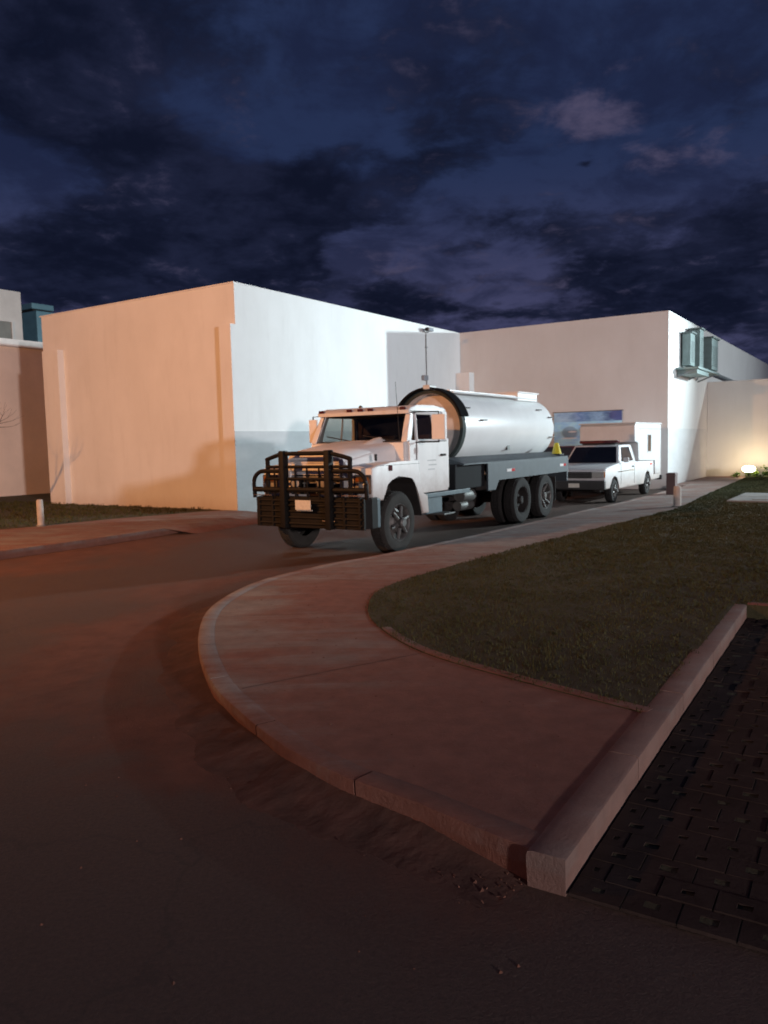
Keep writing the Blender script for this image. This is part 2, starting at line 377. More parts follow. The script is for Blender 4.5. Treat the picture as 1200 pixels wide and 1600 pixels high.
# lawn soil
lawn=inner+[tuple(fw(9.9,19.9).xy),tuple(fw(34,19.9).xy),tuple(fw(34,-8).xy),tuple((Vector(kerbR1)+kn*13.6).xy),(kerbR1[0]-.1,kerbR1[1]+.05)]
struct(slab(lawn,.0,.158).build('lawn',M_SOIL))
# parking bay of perforated pavers
def paver_mat():
    m,nt,b=newmat('perforated_pavers')
    tc=nt.nodes.new('ShaderNodeTexCoord'); mp=nt.nodes.new('ShaderNodeMapping'); mp.inputs['Rotation'].default_value=(0,0,R(-30.7)); nt.links.new(tc.outputs['Object'],mp.inputs[0])
    c=ramp(nt,noise(nt,3,7,.7),[(.3,(.036,.025,.021)),(.7,(.066,.046,.039))])
    nt.links.new(c,b.inputs['Base Color']); b.inputs['Roughness'].default_value=1; b.inputs['Specular IOR Level'].default_value=.05; bump(nt,b,noise(nt,40,5,.8),.5,.01); return m
M_PAV=paver_mat()
pv=MB(); bm=pv.bm
cell=.21
for i in range(-1,56):
    for j in range(0,38):
        odd=j%2
        if i<0 and not odd: continue
        o2=Vector(kerbR0)+kn*(.012+max(0,i*cell+(cell/2 if odd else 0)))+kd*(j*cell*.72)
        if (o2-Vector(kerbR0)).dot(kd)>5.62: continue
        
        a=cell*(.47 if i<0 else .97); h=cell*.70; jz=random.uniform(-.005,.003)
        P=lambda s,t:(o2.x+kn.x*s+kd.x*t,o2.y+kn.y*s+kd.y*t)
        O=[P(0,0),P(a,0),P(a,h),P(0,h)]; q=random.uniform(.32,.40); I=[P(a*q,h*q),P(a*(1-q),h*q),P(a*(1-q),h*(1-q)),P(a*q,h*(1-q))]
        vo=[bm.verts.new((*p,.026+jz)) for p in O]; vi=[bm.verts.new((*p,.026+jz)) for p in I]; vb=[bm.verts.new((*p,random.uniform(.017,.023))) for p in I]; vc=[bm.verts.new((*p,.008)) for p in O]
        for k in range(4):
            l=(k+1)%4; bm.faces.new((vo[k],vo[l],vi[l],vi[k])); bm.faces.new((vi[k],vi[l],vb[l],vb[k])); bm.faces.new((vo[l],vo[k],vc[k],vc[l]))
struct(pv.build('parking_pavers',M_PAV)); pb=MB(); pb._add([(*(Vector(kerbR0)+kn*a+kd*b),.0195) for a,b in ((.01,0),(12,0),(12,5.5),(.01,5.5))],[(0,1,2,3)]); struct(pb.build('paver_soil',M_SOIL))
# far left walk, its kerb and planted strip
lk=[tuple(fw(1.86,-24+i*1.0).xy) for i in range(20)]+[tuple(fw(1.72,-4.1).xy)]
lk=lk[:-2]+[lk[-1]]
gl=smooth_line([tuple(fw(-1.9,-24).xy),tuple(fw(-2.05,-14).xy),tuple(fw(-1.99,-7).xy),tuple(fw(-1.6,-4.8).xy),tuple(fw(-1.42,-3.2).xy),tuple(fw(-.95,-1.42).xy),tuple(fw(-.6,-.05).xy)],5)
def pr(p): return (p[0],p[1])
lw=slab([pr(p) for p in lk]+[tuple(fw(1.2,-1.2).xy),tuple(fw(.35,-.03).xy)]+gl[::-1],-.02,.148)
struct(lw.build('left_sidewalk',M_WALK))
struct(kerb([p for p in lk][::-1],.14,-.02,.152,'left_kerb',M_KERB))
ram=MB(); a=fw(1.74,-4.1,.15); b_=fw(1.2,-1.2,.149); c_=fw(.35,-.03,.149); d_=fw(2.2,-3.6,.004); e_=fw(2.0,-1.0,.004); f_=fw(.9,.6,.004)
ram._add([a,b_,c_,f_,e_,d_],[(0,1,4,5),(1,2,3,4)]); struct(ram.build('left_ramp',M_WALK))
ls=slab(gl+[tuple(fw(-14.2,.1).xy),tuple(fw(-14.2,-24).xy)],.0,.155); struct(ls.build('left_planting_bed',M_SOIL))
struct(slab([tuple(fw(-14.2,.1).xy),tuple(fw(-8.4,.1).xy),tuple(fw(-8.4,14).xy),tuple(fw(-14.2,14).xy)],0,.15).build('alley_ground',M_SOIL))

# grass blades (uncountable)
def inpoly(x,y,pl):
    c=False; n=len(pl); j=n-1
    for i in range(n):
        xi,yi=pl[i]; xj,yj=pl[j]
        if (yi>y)!=(yj>y) and x<(xj-xi)*(y-yi)/(yj-yi)+xi: c=not c
        j=i
    return c
def grass(name,pl,n,sampler,mat,hh):
    vs=[];fs=[]; k=0; tries=0
    while k<n and tries<n*6:
        tries+=1; x,y=sampler()
        if not inpoly(x,y,pl): continue
        cl=.5+.5*math.sin(x*3.1+1.3*math.sin(y*2.3))*math.sin(y*2.7+1.1*math.sin(x*1.9))
        dist=math.hypot(x,y); sc_=max(1,dist/8)
        h=hh*(.45+.8*cl*random.random()+.2*random.random())*(1+.15*(sc_-1)); w=.0030*sc_
        for q in range(3):
            a=random.uniform(0,2*PI); px=x+random.gauss(0,.018); py=y+random.gauss(0,.018); l=random.uniform(.2,.9)*h; tx,ty=math.cos(a),math.sin(a)
            b=len(vs); z=.155
            vs+= [(px-ty*w,py+tx*w,z),(px+ty*w,py-tx*w,z),(px+tx*l*.4+ty*w*.7,py+ty*l*.4-tx*w*.7,z+h*.7),(px+tx*l*.4-ty*w*.7,py+ty*l*.4+tx*w*.7,z+h*.7),(px+tx*l,py+ty*l,z+h)]
            fs+= [(b,b+1,b+2,b+3),(b+3,b+2,b+4)]
        k+=1
    me=bpy.data.meshes.new(name); me.from_pydata(vs,[],fs); me.materials.append(mat)
    o=bpy.data.objects.new(name,me); COL.objects.link(o); o['kind']='stuff'; return o
M_GR=leaf_mat('grass_blades',(.042,.045,.017),(.094,.088,.036))
def samp():
    t=random.random()**.75; y=4.6+t*26.5; return random.uniform(max(-.4,(y-10)*.55),2+y*.72),y
g1=grass('grass',[p for p in offset(inner,-.0)]+lawn[len(inner):],135000,samp,M_GR,.034); g1['label']='short patchy grass on the lawn inside the curved walk'
def samp2():
    p=fw(random.uniform(-14,-.8),random.uniform(-12,.1)); return p.x,p.y
g2=grass('grass',gl+[tuple(fw(-14.2,.1).xy),tuple(fw(-14.2,-24).xy)],7000,samp2,M_GR,.06); g2['label']='short grass in the strip below the orange lit wall'

# grit and pebbles along the kerb foot (uncountable)
gv=MB(); ol=outer[:60]
for i in range(900):
    k=random.randrange(len(ol)-1); t=random.random(); p=Vector(ol[k]).lerp(Vector(ol[k+1]),t); d=(Vector(ol[k+1])-Vector(ol[k])).normalized()
    off=-abs(random.gauss(0,.11)); s=random.uniform(.004,.013)
    x=p.x+d.y*off; y=p.y-d.x*off
    vsx=[(x+random.uniform(-1,1)*s,y+random.uniform(-1,1)*s,random.uniform(.0,1.2)*s) for _ in range(4)]
    gv._add(vsx+[(x,y,-.004)],[(0,1,2),(0,2,3),(0,3,1),(1,3,2)])
st=gv.build('gutter_grit',paint('laterite_grit',(.15,.065,.042),.95,0,.3,20)); st['kind']='stuff'

ft=MB()
for i in range(420):
    x,y=random.uniform(-3.2,3.0),random.uniform(2.2,13); s_=random.uniform(.004,.011); z=.0
    if inpoly(x,y,sw_poly): z=.151
    elif x>.6 and y<7.8: continue
    a=random.uniform(0,6.3); q=[(x+s_*math.cos(a+k*1.6)*random.uniform(.6,1.2),y+s_*math.sin(a+k*1.6)*random.uniform(.6,1.2),z) for k in range(4)]
    ft._add(q+[(x,y,z+s_*.8)],[(0,1,4),(1,2,4),(2,3,4),(3,0,4)])
lo_=ft.build('loose_stones',paint('laterite_grit',(.15,.065,.042),.95,0,.3,20)); lo_['kind']='stuff'
# ------------------------------------------------------------------ buildings
def wallbox(x0,x1,y0,y1,z0,z1,ox,oy): return MB().box(x0-ox,x1-ox,y0-oy,y1-oy,z0,z1)
lb=thing('building','white rendered block with orange lit end wall, blank side wall behind the tanker truck','building',fw(0,0))
MB().box(-8.5,0,.2,26,0,6.2).build('wall',M_PL,lb)
MB().box(-.42,.006,0,.2,0,5.12,.006).build('pilaster',M_PL,lb)
MB().box(-8.25,-7.45,-.02,.2,0,5.06,.006).build('pilaster',M_PL,lb)
MB().box(-8.56,.012,.17,.30,6.2,6.235,.005).box(-.09,.012,.30,26,6.2,6.235,.005).build('coping',M_PL,lb)
MB().box(-.01,.014,.003,13.2,0,2.28).build('shade_band',M_SHADE_BAND,lb)  # shade along the lower side wall, put in as a greyer sheet
eb=thing('building','white rendered block closing the court behind the ambulance, with a blue banner on it','building',fw(0,13.2))
MB().box(.0,8.16,0,34,0,6.2).build('wall',M_PL2,eb)
MB().box(-.0,8.172,-.012,.12,6.2,6.235,.005).box(8.06,8.172,.12,34,6.2,6.235,.005).build('coping',M_PL2,eb)
MB().box(7.9,8.169,.01,6.95,0,2.15).build('shade_band',M_SHADE_BAND,eb)  # same painted shade on the end block's side wall
# box chase in the inner corner
sb=MB().box(-.0,.62,-.42,0,0,4.6,.01).build('wall_chase',M_PL,lb,loc=(0,13.2,0))
# low boundary wall
bw=thing('boundary_wall','lower rendered boundary wall washed by the warm garden floodlight','wall',fw(8.16,20.15))
MB().box(.01,30,0,.22,0,4.06).build('wall',M_PL2,bw)
MB().box(.01,30,-.03,.25,4.06,4.13,.01).build('coping',M_PL2,bw)
# far left building
fb=thing('building','far left building with a pale roof band and a set back upper storey','building',fw(-14.25,0))
MB().box(-10,0,-12,24,0,5.97).build('wall',paint('tan_wall_paint',(.86,.74,.64),.85,0,.1,.8,.3,25),fb)
MB().box(-10.1,.12,-12.1,24.1,5.97,6.26,.01).build('roof_band',paint('pale_band_paint',(.80,.80,.77),.7),fb)
# upper storey: wall with a window recess
UM=paint('upper_storey_render',(.52,.51,.48),.9,0,.12,1.2,.3,30)
MB().box(-8,-.5,-10,3.55,6.26,8.25).build('upper_storey',UM,fb)
wn=MB().box(-.52,-.44,-.8,3.06,6.32,7.0,.004).build('window',paint('window_shutter_grey',(.16,.16,.14),.6,0,.2,3),fb)
fr_=MB()
for y in (-.8,.5,1.8,3.06): fr_.box(-.46,-.41,y-.03,y+.03,6.30,7.03)
fr_.box(-.46,-.40,-.83,3.09,7.0,7.05).build('window_frame',UM,wn)
# teal tank on roof
wt=thing('rooftop_cabinet','teal rooftop unit showing between the far left building and the orange lit wall','rooftop unit',fw(-17.3,6,6.26))
MB().box(-1.2,.75,-.6,.8,0,1.72,.05).build('body',M_TEAL,wt)
MB().box(-1.0,.3,-.5,.6,1.86,2.12,.05).build('lid',M_TEAL,wt)
MB().box(-.9,.2,-.4,.5,1.72,1.86).build('vent_gap',M_DARK,wt)
# wall mounted camera + conduit on the white wall
cc=thing('security_camera','small security camera on a bracket high on the white side wall','camera',fw(0,10.4,5.95))
MB().tube([(0,0,0),(.12,0,.02),(.2,0,.06)],.022).build('bracket',M_PIPE,cc,True)
MB().box(.14,.34,-.28,.06,.02,.15,.03).build('housing',paint('grey_camera_shell',(.25,.27,.3),.5),cc)
MB().lathe([(.0,0),(.06,0),(.065,.05),(.04,.06),(0,.06)],'y',(.24,-.34,.085),14).build('lens_hood',M_DARK,cc,True)
cd=thing('conduit','thin grey conduit running down the white side wall below the camera','conduit',fw(0,10.4,2.3))
MB().tube([(.03,0,0),(.03,0,3.6)],.018).build('pipe',M_PIPE,cd,True)
for z in (.9,2.0,3.1): MB().box(.004,.06,-.05,.05,z,z+.03).build('clamp',M_PIPE,cd)
jb=MB().box(.004,.12,-.2,.12,0,.18,.01).build('junction_box',paint('grey_camera_shell',(.25,.27,.3),.5),None,loc=fw(0,10.25,4.18),rz=ROT); tag(jb,'small grey junction box on the conduit of the white side wall','junction box')
# banner
def banner_mat():
    m,nt,b=newmat('printed_banner')
    tc=nt.nodes.new('ShaderNodeTexCoord'); sx=nt.nodes.new('ShaderNodeSeparateXYZ'); nt.links.new(tc.outputs['Object'],sx.inputs[0])
    x,z=sx.outputs[0],sx.outputs[2]
    base=ramp(nt,noise(nt,1.7,5,.6,stretch=(1,1,2.5)),[(.3,(.22,.52,.95)),(.6,(.40,.78,1.0))])
    head=ramp(nt,mth(nt,'ADD',mth(nt,'DIVIDE',x,2.5),mth(nt,'MULTIPLY',mth(nt,'SUBTRACT',noise(nt,2.4,4,.6,stretch=(1,1,3)),.5),.7)),[(.1,(.35,.60,.85)),(.45,(.08,.22,.52)),(.65,(.24,.50,.80)),(.9,(.03,.09,.32))])
    hm=sstep(nt,z,.93,.97)
    c=mixc(nt,hm,base,head)
    d=gauss_sum(nt,x,z,[(.62,.55,.33,.26,0,1.2)]); c=mixc(nt,mth(nt,'MULTIPLY',sstep(nt,d,.4,.7),.75),c,(.12,.23,.36))
    d=gauss_sum(nt,x,z,[(.72,.58,.17,.035,0,1.5),(.6,.34,.35,.03,0,1.3)]); c=mixc(nt,sstep(nt,d,.4,.9),c,(.7,.78,.86))
    nt.links.new(c,b.inputs['Base Color']); b.inputs['Roughness'].default_value=.45; return m
bn=thing('banner','blue and pale blue printed banner on the end wall above the ambulance','banner',fw(4.0,13.15,1.55))
bs=MB(); NX,NZ=26,12
g=[[bs.bm.verts.new((2.57*i/NX,-.03-.012*math.sin(i*.9)*math.sin(j*.8)-.01*math.sin(i*.35),1.30*j/NZ)) for j in range(NZ+1)] for i in range(NX+1)]
for i in range(NX):
    for j in range(NZ): bs.bm.faces.new((g[i][j],g[i+1][j],g[i+1][j+1],g[i][j+1]))
bs.build('sheet',banner_mat(),bn,True)
MB().tube([(-.04,0,1.31),(2.61,0,1.31)],.018).build('rail',M_GREY,bn,True)
# air conditioning cabinets on the side of the end block
ag='air conditioning cabinets on the side wall'
def ac(y0,y1,z0,z1,dx,label):
    t=thing('wall_cabinet',label,'air conditioner',fw(8.17,y0,z0),group=ag)
    h=z1-z0; w=y1-y0
    MB().box(.06,dx,0,w,0,h,.02).build('casing',M_AC,t)
    gr=MB()
    for k in range(12): gr.box(dx,dx+.012,.12,w-.12,.15+k*(h-.4)/12,.15+k*(h-.4)/12+.03)
    gr.build('louvre',paint('dark_louvre',(.11,.14,.14),.6),t)
    MB().box(.04,dx+.06,-.05,w+.05,h,h+.06,.01).build('lid',paint('dark_louvre',(.11,.14,.14),.6),t)
    MB().tube([(.1,w*.5,-.02),(.1,w*.5,-.3),(.03,w*.5,-.35)],.03).build('feed_pipe',M_PIPE,t,True)
ac(15.0,15.75,4.45,5.62,.36,'narrow grey green wall cabinet nearest the building corner, leftmost of three')
ac(16.05,16.7,4.45,5.86,.48,'tallest grey wall cabinet, between the other two')
ac(16.95,18.2,4.40,5.60,.74,'widest of the three grey green wall cabinets, right of the tall one')
br=thing('cabinet_platform','dark steel platform and brackets carrying the wall cabinets','platform',fw(8.17,14.4,4.1))
MB().box(0,.78,-.1,3.9,.16,.24,.01).box(0,.70,.05,2.2,.0,.16,.01).build('deck',M_AC,br)
for y in (0,1.9,3.6): MB().tube([(.02,y,-.08),(.66,y,.16)],.03).build('strut',M_PIPE,br,True)
dp=thing('drain_pipe','dark pipe slanting from the wall cabinets down to the boundary wall top','pipe',fw(8.17,18.1,4.45))
MB().tube([(.25,0,.15),(.2,1.2,.08),(.15,4.0,.04),(.12,8.5,-.02)],.07).build('pipe',M_PIPE,dp,True)

# ------------------------------------------------------------------ wheels
def wheel(parent,x,y,r,w,side,dual=False,rim=True,tmat=None,name='wheel'):
    """tyre+rim; outer face at x, inward to x-side*w"""
    t=MB(); ro=r; 
    prof=[(r*.60,0),(r*.66,-.0+.012),(r*.80,.018),(r*.93,.005),(r*.985,-.025),(r,-.06),(r,-w+.06),(r*.985,-w+.025),(r*.93,-w),(r*.66,-w-.0),(r*.6,-w+.02)]
    P=[(a,b*side) for a,b in prof]
    t.lathe(P,'x',(x,y,r),36)
    for k in range(44):       # tread blocks
        a=2*PI*k/44; ca,sa=math.cos(a),math.sin(a)
        for (s0,s1) in ((-.045,-w*.30),(-w*.36,-w*.64),(-w*.70,-w+.045)):
            h=.012; da=.045
            pts=[]
            for rr in (r-.004,r+h):
                for (aa,ss) in ((a-da,s0),(a+da,s0),(a+da,s1),(a-da,s1)): pts.append((x+side*ss,y+rr*math.cos(aa),r+rr*math.sin(aa)))
            t._add(pts,[(4,5,6,7),(0,1,5,4),(1,2,6,5),(2,3,7,6),(3,0,4,7)])
    wo=t.build(name,tmat or M_RUB,parent,True)
    rb=MB()
    d=-.13 if dual else -.03
    rb.lathe([(r*.61,0),(r*.58,.01),(r*.55,-.02),(r*.53,d-.02),(r*.30,d-.02)] and [(a,b*side) for a,b in [(r*.62,.0),(r*.60,.012),(r*.56,-.01),(r*.54,d-.05),(r*.36,d-.03),(r*.30,d+.01),(r*.17,d+.02),(r*.17,d+.11),(r*.12,d+.13),(0,d+.13)]],'x',(x,y,r),32)
    rim_o=rb.build('rim',M_RIM if rim else M_DARK,wo,True)
    if rim:
        sp=MB()
        for k in range(6):
            a=2*PI*k/6+.3; 
            p0=(x+side*(d+.03),y+r*.18*math.cos(a),r+r*.18*math.sin(a)); p1=(x+side*(-.0),y+r*.53*math.cos(a),r+r*.53*math.sin(a))
            sp.tube([p0,p1],[.042,.026],8)
        sp.build('spoke',M_RIM,wo,True)
    return wo

# ------------------------------------------------------------------ tanker truck (x = its left side, y = back, z up; origin under front axle)
tk=thing('tanker_truck','white tanker truck with black bull bar and round tank, parked by the curved kerb','truck',fw(6.72,-4.36))
fr=MB()
for s in (-1,1): fr.box(s*.42-.04,s*.42+.04,-.75,8.15,.78,1.02,.01)
for y in (.0,1.5,3.0,4.6,6.0,7.4): fr.box(-.4,.4,y-.05,y+.05,.82,.98)
fr.build('chassis_frame',M_DARK,tk)
ax=MB()
for y in (0,5.2,6.62): ax.tube([(-.95,y,.52),(.95,y,.52)],.07,10)
for y in (5.2,6.62): ax.lathe([(0,-.2),(.17,-.14),(.2,0),(.17,.14),(0,.2)],'y',(0,y,.52),16)
ax.tube([(0,1.9,.7),(0,5.0,.56)],.05,8).box(-.3,.3,.6,1.9,.55,1.0,.05).build('axle',M_DARK,tk,True)
sp=MB()
for s in (-1,1):
    MB().box(s*.5-.04,s*.5+.04,-.6,.6,.62,.70).build('leaf_spring',M_DARK,tk); MB().box(s*.55-.04,s*.55+.04,5.0,6.8,.62,.76).build('leaf_spring',M_DARK,tk)
for s in (-1,1): wheel(tk,1.14*s,0,.52,.27,s,False,True,M_DUSTRUB)
for y in (5.2,6.62):
    for s in (-1,1):
        wheel(tk,1.16*s,y,.52,.26,s,True,y>6 ,M_RUB)
        wheel(tk,.86*s,y,.52,.26,s,True,False,M_RUB)
# bumper and bull bar
MB().prism([(-1.17,-.70),(-1.17,-.86),(-1.02,-.97),(1.02,-.97),(1.17,-.86),(1.17,-.70),(1.0,-.8),(-1.0,-.8)],'z',.50,1.0,.012).build('bumper',M_BLACK,tk)
MB().box(.98,1.16,-.74,-.60,.50,.98,.02).build('bumper_end',M_STEP,tk)
MB().box(-1.16,-.98,-.74,-.60,.50,.98,.02).build('bumper_end',M_STEP,tk)
bb=MB()
for x in (-.47,.47): bb.box(x-.055,x+.055,-1.12,-.98,.48,1.77,.02)
for x in (-.86,.86): bb.tube([(x,-1.0,1.0),(x,-1.0,1.64)],.038)
bb.tube([(-.88,-1.0,1.62),(-.75,-1.02,1.66),(-.5,-1.05,1.72),(.5,-1.05,1.72),(.75,-1.02,1.66),(.88,-1.0,1.62)],.036)
for z in (1.50,1.30): bb.tube([(-.86,-1.03,z),(.86,-1.03,z)],.026)
bb.tube([(-1.16,-1.02,1.12),(1.16,-1.02,1.12)],.045)
for s in (-1,1):
    pts=[(s*.47,-1.03,1.43),(s*.95,-1.03,1.43)]
    for k in range(1,7):
        a=PI/2*k/6; pts.append((s*(.95+.22*math.sin(a)),-1.02,1.21+.22*math.cos(a)))
    pts+=[(s*1.17,-1.0,.98)]; bb.tube(pts,.036)
for x in (-.7,-.25,0,.25,.7): bb.tube([(x,-1.02,.98),(x,-1.02,1.48)],.016)
bb.build('bull_bar',M_BLACK,tk,True)
lg=MB()
for z in (.56,.66,.76,.86,.94): lg.tube([(-1.1,-1.03,z),(1.1,-1.03,z)],.02)
lg.box(-1.12,1.12,-1.02,-.975,.49,.99)
for x in (-1.05,-.75,.75,1.05): lg.box(x-.02,x+.02,-1.05,-1.0,.5,1.0)
lg.build('bumper_guard',M_BLACK,tk,True)
MB().box(.32,.58,-1.065,-1.045,.615,.63).build('bumper_trim',M_CHROME,tk); MB().box(-1.14,-.75,-1.06,-1.04,1.02,1.035).build('bumper_trim',M_CHROME,tk); MB().box(.72,1.1,-1.06,-1.04,1.03,1.045).build('bumper_trim',M_CHROME,tk)
pl=MB().box(-.16,.16,-1.155,-1.145,.80,.96,.003).box(-.16,.16,-1.12,-1.10,.78,.80).build('number_plate',M_PLATE,tk)
# fog lamps behind bars
for s in (-1,1):
    so=MB().lathe([(0,.0),(.09,0),(.10,.03),(.09,.09),(.03,.13),(0,.13)],'y',(s*.27,-1.0,1.23),18).build('spot_lamp',M_BLACK,tk,True); MB().lathe([(0,-.012),(.05,-.009),(.082,-.001)],'y',(s*.27,-1.0,1.23),18).build('lens',M_LENS,so,True)
# hood
hoodm=M_BODY
def hring(y,hw,zt,zs,crown):     # half width, top z, side-foot z
    pts=[(hw+.02,y,zs),(hw,y,zt-.12),(hw-.03,y,zt-.05),(hw-.09,y,zt-.01)]
    mid=[(hw*k,y,zt+crown*(1-k*k)) for k in (.6,.3,0,-.3,-.6)]
    return pts+mid+[(-a,b,c) for a,b,c in pts[::-1]]
hd=MB().loft([hring(-.80,.56,1.66,1.36,.02),hring(-.77,.60,1.72,1.36,.03),hring(-.68,.62,1.75,1.36,.04),hring(-.3,.68,1.79,1.36,.05),hring(.1,.76,1.83,1.36,.06),hring(.5,.86,1.87,1.36,.05)])
hd.build('hood',hoodm,tk,True,angle=40)
# ridge bulge on the hood near the windscreen (left rear)
MB().loft([[(x*w+.45,y,z0+h*max(0,1-x*x)) for x in (-1,-.6,-.2,.2,.6,1)] for y,w,h,z0 in ((-.1,.02,.0,1.83),(.1,.12,.05,1.84),(.35,.16,.09,1.86),(.5,.15,.1,1.87))],cap=False,closed=False).build('hood_scoop',hoodm,tk,True)
# grille surround on the front face
gs=MB()
gs.prism([(-.80,1.0),(-.80,1.36),(-.58,1.62),(.58,1.62),(.80,1.36),(.80,1.0),(.52,1.0),(.52,1.56),(-.52,1.56),(-.52,1.0)],'y',-.82,-.70,.008)
gs.box(-.52,.52,-.82,-.72,1.56,1.665,.008).box(-.52,.52,-.82,-.72,.96,1.03)
gs.build('grille_surround',hoodm,tk)
MB().box(-.52,.52,-.72,-.70,1.03,1.56).build('radiator',M_DARK,tk)
gb=MB()
for z in (1.12,1.22,1.32,1.42,1.5): gb.box(-.52,.52,-.80,-.765,z-.014,z+.014)
for x in (-.26,0,.26): gb.box(x-.012,x+.012,-.775,-.755,1.03,1.56)
gb.build('grille_bar',paint('dull_grille_bar',(.26,.24,.22),.6,0,.2,9),tk)
MB().box(-.1,.1,-.835,-.82,1.0,1.045,.004).build('badge',M_AMBER,tk)
# fenders
arch=[(-.46,.93),(-.44,1.05),(-.36,1.20),(-.22,1.275),(.0,1.30),(.30,1.30),(.46,1.27),(.56,1.18),(.64,1.0),(.74,.78),(.80,.60)]
fen=[(-.80,1.46),(-.80,.93)]+arch+[(1.02,.60),(.98,.94),(.72,.97),(.70,1.56),(.3,1.55),(-.2,1.54),(-.62,1.51)]
for s in (-1,1):
    MB().prism(fen,'x',s*.62,s*1.14,.03,3).build('fender',hoodm,tk,True,angle=38)
    inn=[(-.5,.8)]+[(a*1.04,b+.02) for a,b in arch]+[(.9,.8)]
    a_=[(a*.985,b-.012) for a,b in arch]; o_=[(a*.97,b-.03) for a,b in arch][::-1]
    MB().prism(a_+o_,'x',s*.60,s*1.125).build('arch_liner',M_DARK,tk); MB().box(s*.44,s*.60,-.5,.8,.85,1.5).build('wheel_well',M_DARK,tk)
    # headlamp pod: bezel with two rectangular lamps, turn signal
    hz=MB().box(s*.97-.17,s*.97+.16,-.825,-.79,1.05,1.36,.015).build('headlamp_bezel',paint('headlamp_bezel_grey',(.10,.08,.07),.4),tk)
    MB().box(s*.97-.13,s*.97+.12,-.845,-.82,1.09,1.22,.012).build('headlight',M_LENS,hz)
    MB().box(s*.97-.13,s*.97+.12,-.842,-.82,1.25,1.33,.01).build('turn_signal',M_AMBER,hz)
    MB().box(s*1.14-.012,s*1.14+.015,-.30,-.20,1.40,1.50,.008).build('side_marker',M_DRED,tk)
    MB().box(s*.86,s*.88,-.3,-.24,1.57,1.68,.005).build('hood_latch',M_DARK,tk)
# front valance between fenders below the grille
MB().box(-.97,.97,-.78,-.66,.70,1.0).build('valance',M_DARK,tk)
# cab
cb=MB()
cb.prism([(.40,1.50),(.40,1.86),(.52,1.90),(.52,1.50)],'x',-1.0,1.0)                 # cowl
cb.box(-1.04,1.04,.72,1.93,.96,1.04)                                             # floor
cb.box(-1.03,1.03,1.88,1.94,1.0,1.95,.01).box(-1.0,1.0,1.88,1.94,2.28,2.46)      # back wall
for s in (-1,1):
    cb.box(s*1.0-.03,s*1.0+.03,1.76,1.94,1.9,2.42,.01); cb.box(min(s*.34,s*.98),max(s*.34,s*.98),1.88,1.935,1.9,2.3)
    cb.box(s*1.03-.03,s*1.03+.03,1.84,1.94,1.0,1.92,.01)
    cb.box(s*1.03-.035,s*1.03+.035,.50,.725,1.5,1.90,.01)                        # cowl side
cb.build('cab_body',M_BODY,tk)
for s in (-1,1):   # A pillars
    MB().hull8([(s*.93,.44,1.88),(s*1.05,.44,1.88),(s*1.05,.60,1.88),(s*.93,.60,1.88)],[(s*.87,.70,2.40),(s*.98,.70,2.40),(s*.98,.83,2.40),(s*.87,.83,2.40)],.012).build('pillar',M_BODY,tk)
MB().quad((-.36,1.91,1.93),(.36,1.91,1.93),(.36,1.91,2.29),(-.36,1.91,2.29)).build('rear_window',M_DGLASS,tk)
rf=MB()
rf.prism([(.62,2.37),(.60,2.43),(.68,2.485),(.9,2.52),(1.5,2.53),(1.9,2.50),(1.97,2.44),(1.95,2.38)],'x',-1.0,1.0,.035,3)
rf.build('roof',M_BODY,tk,True,angle=40)
for x in (-.9,-.26,-.02,.2,.88): MB().box(x-.055,x+.055,.585,.62,2.435,2.485,.008).build('marker_lamp',M_DRED,tk)
# windscreen
ws=MB().quad((-.93,.50,1.89),(.93,.50,1.89),(.87,.72,2.39),(-.87,.72,2.39)).build('windscreen',M_GLASS,tk)
wr=MB()
c4=[(-.94,.475,1.88),(.94,.475,1.88),(.88,.70,2.40),(-.88,.70,2.40)]
wr.tube(c4+[c4[0]],.016,6).build('seal',M_DARK,ws,True)
wp=MB()
for x0,x1 in ((.78,.1),(-.1,-.7)): wp.tube([(x0,.45,1.90),(x1,.50,2.0)],.010,6)
wp.tube([(.9,.40,1.90),(.5,.42,1.885),(.1,.45,1.89)],.014,6).build('wiper',M_DARK,tk,True)
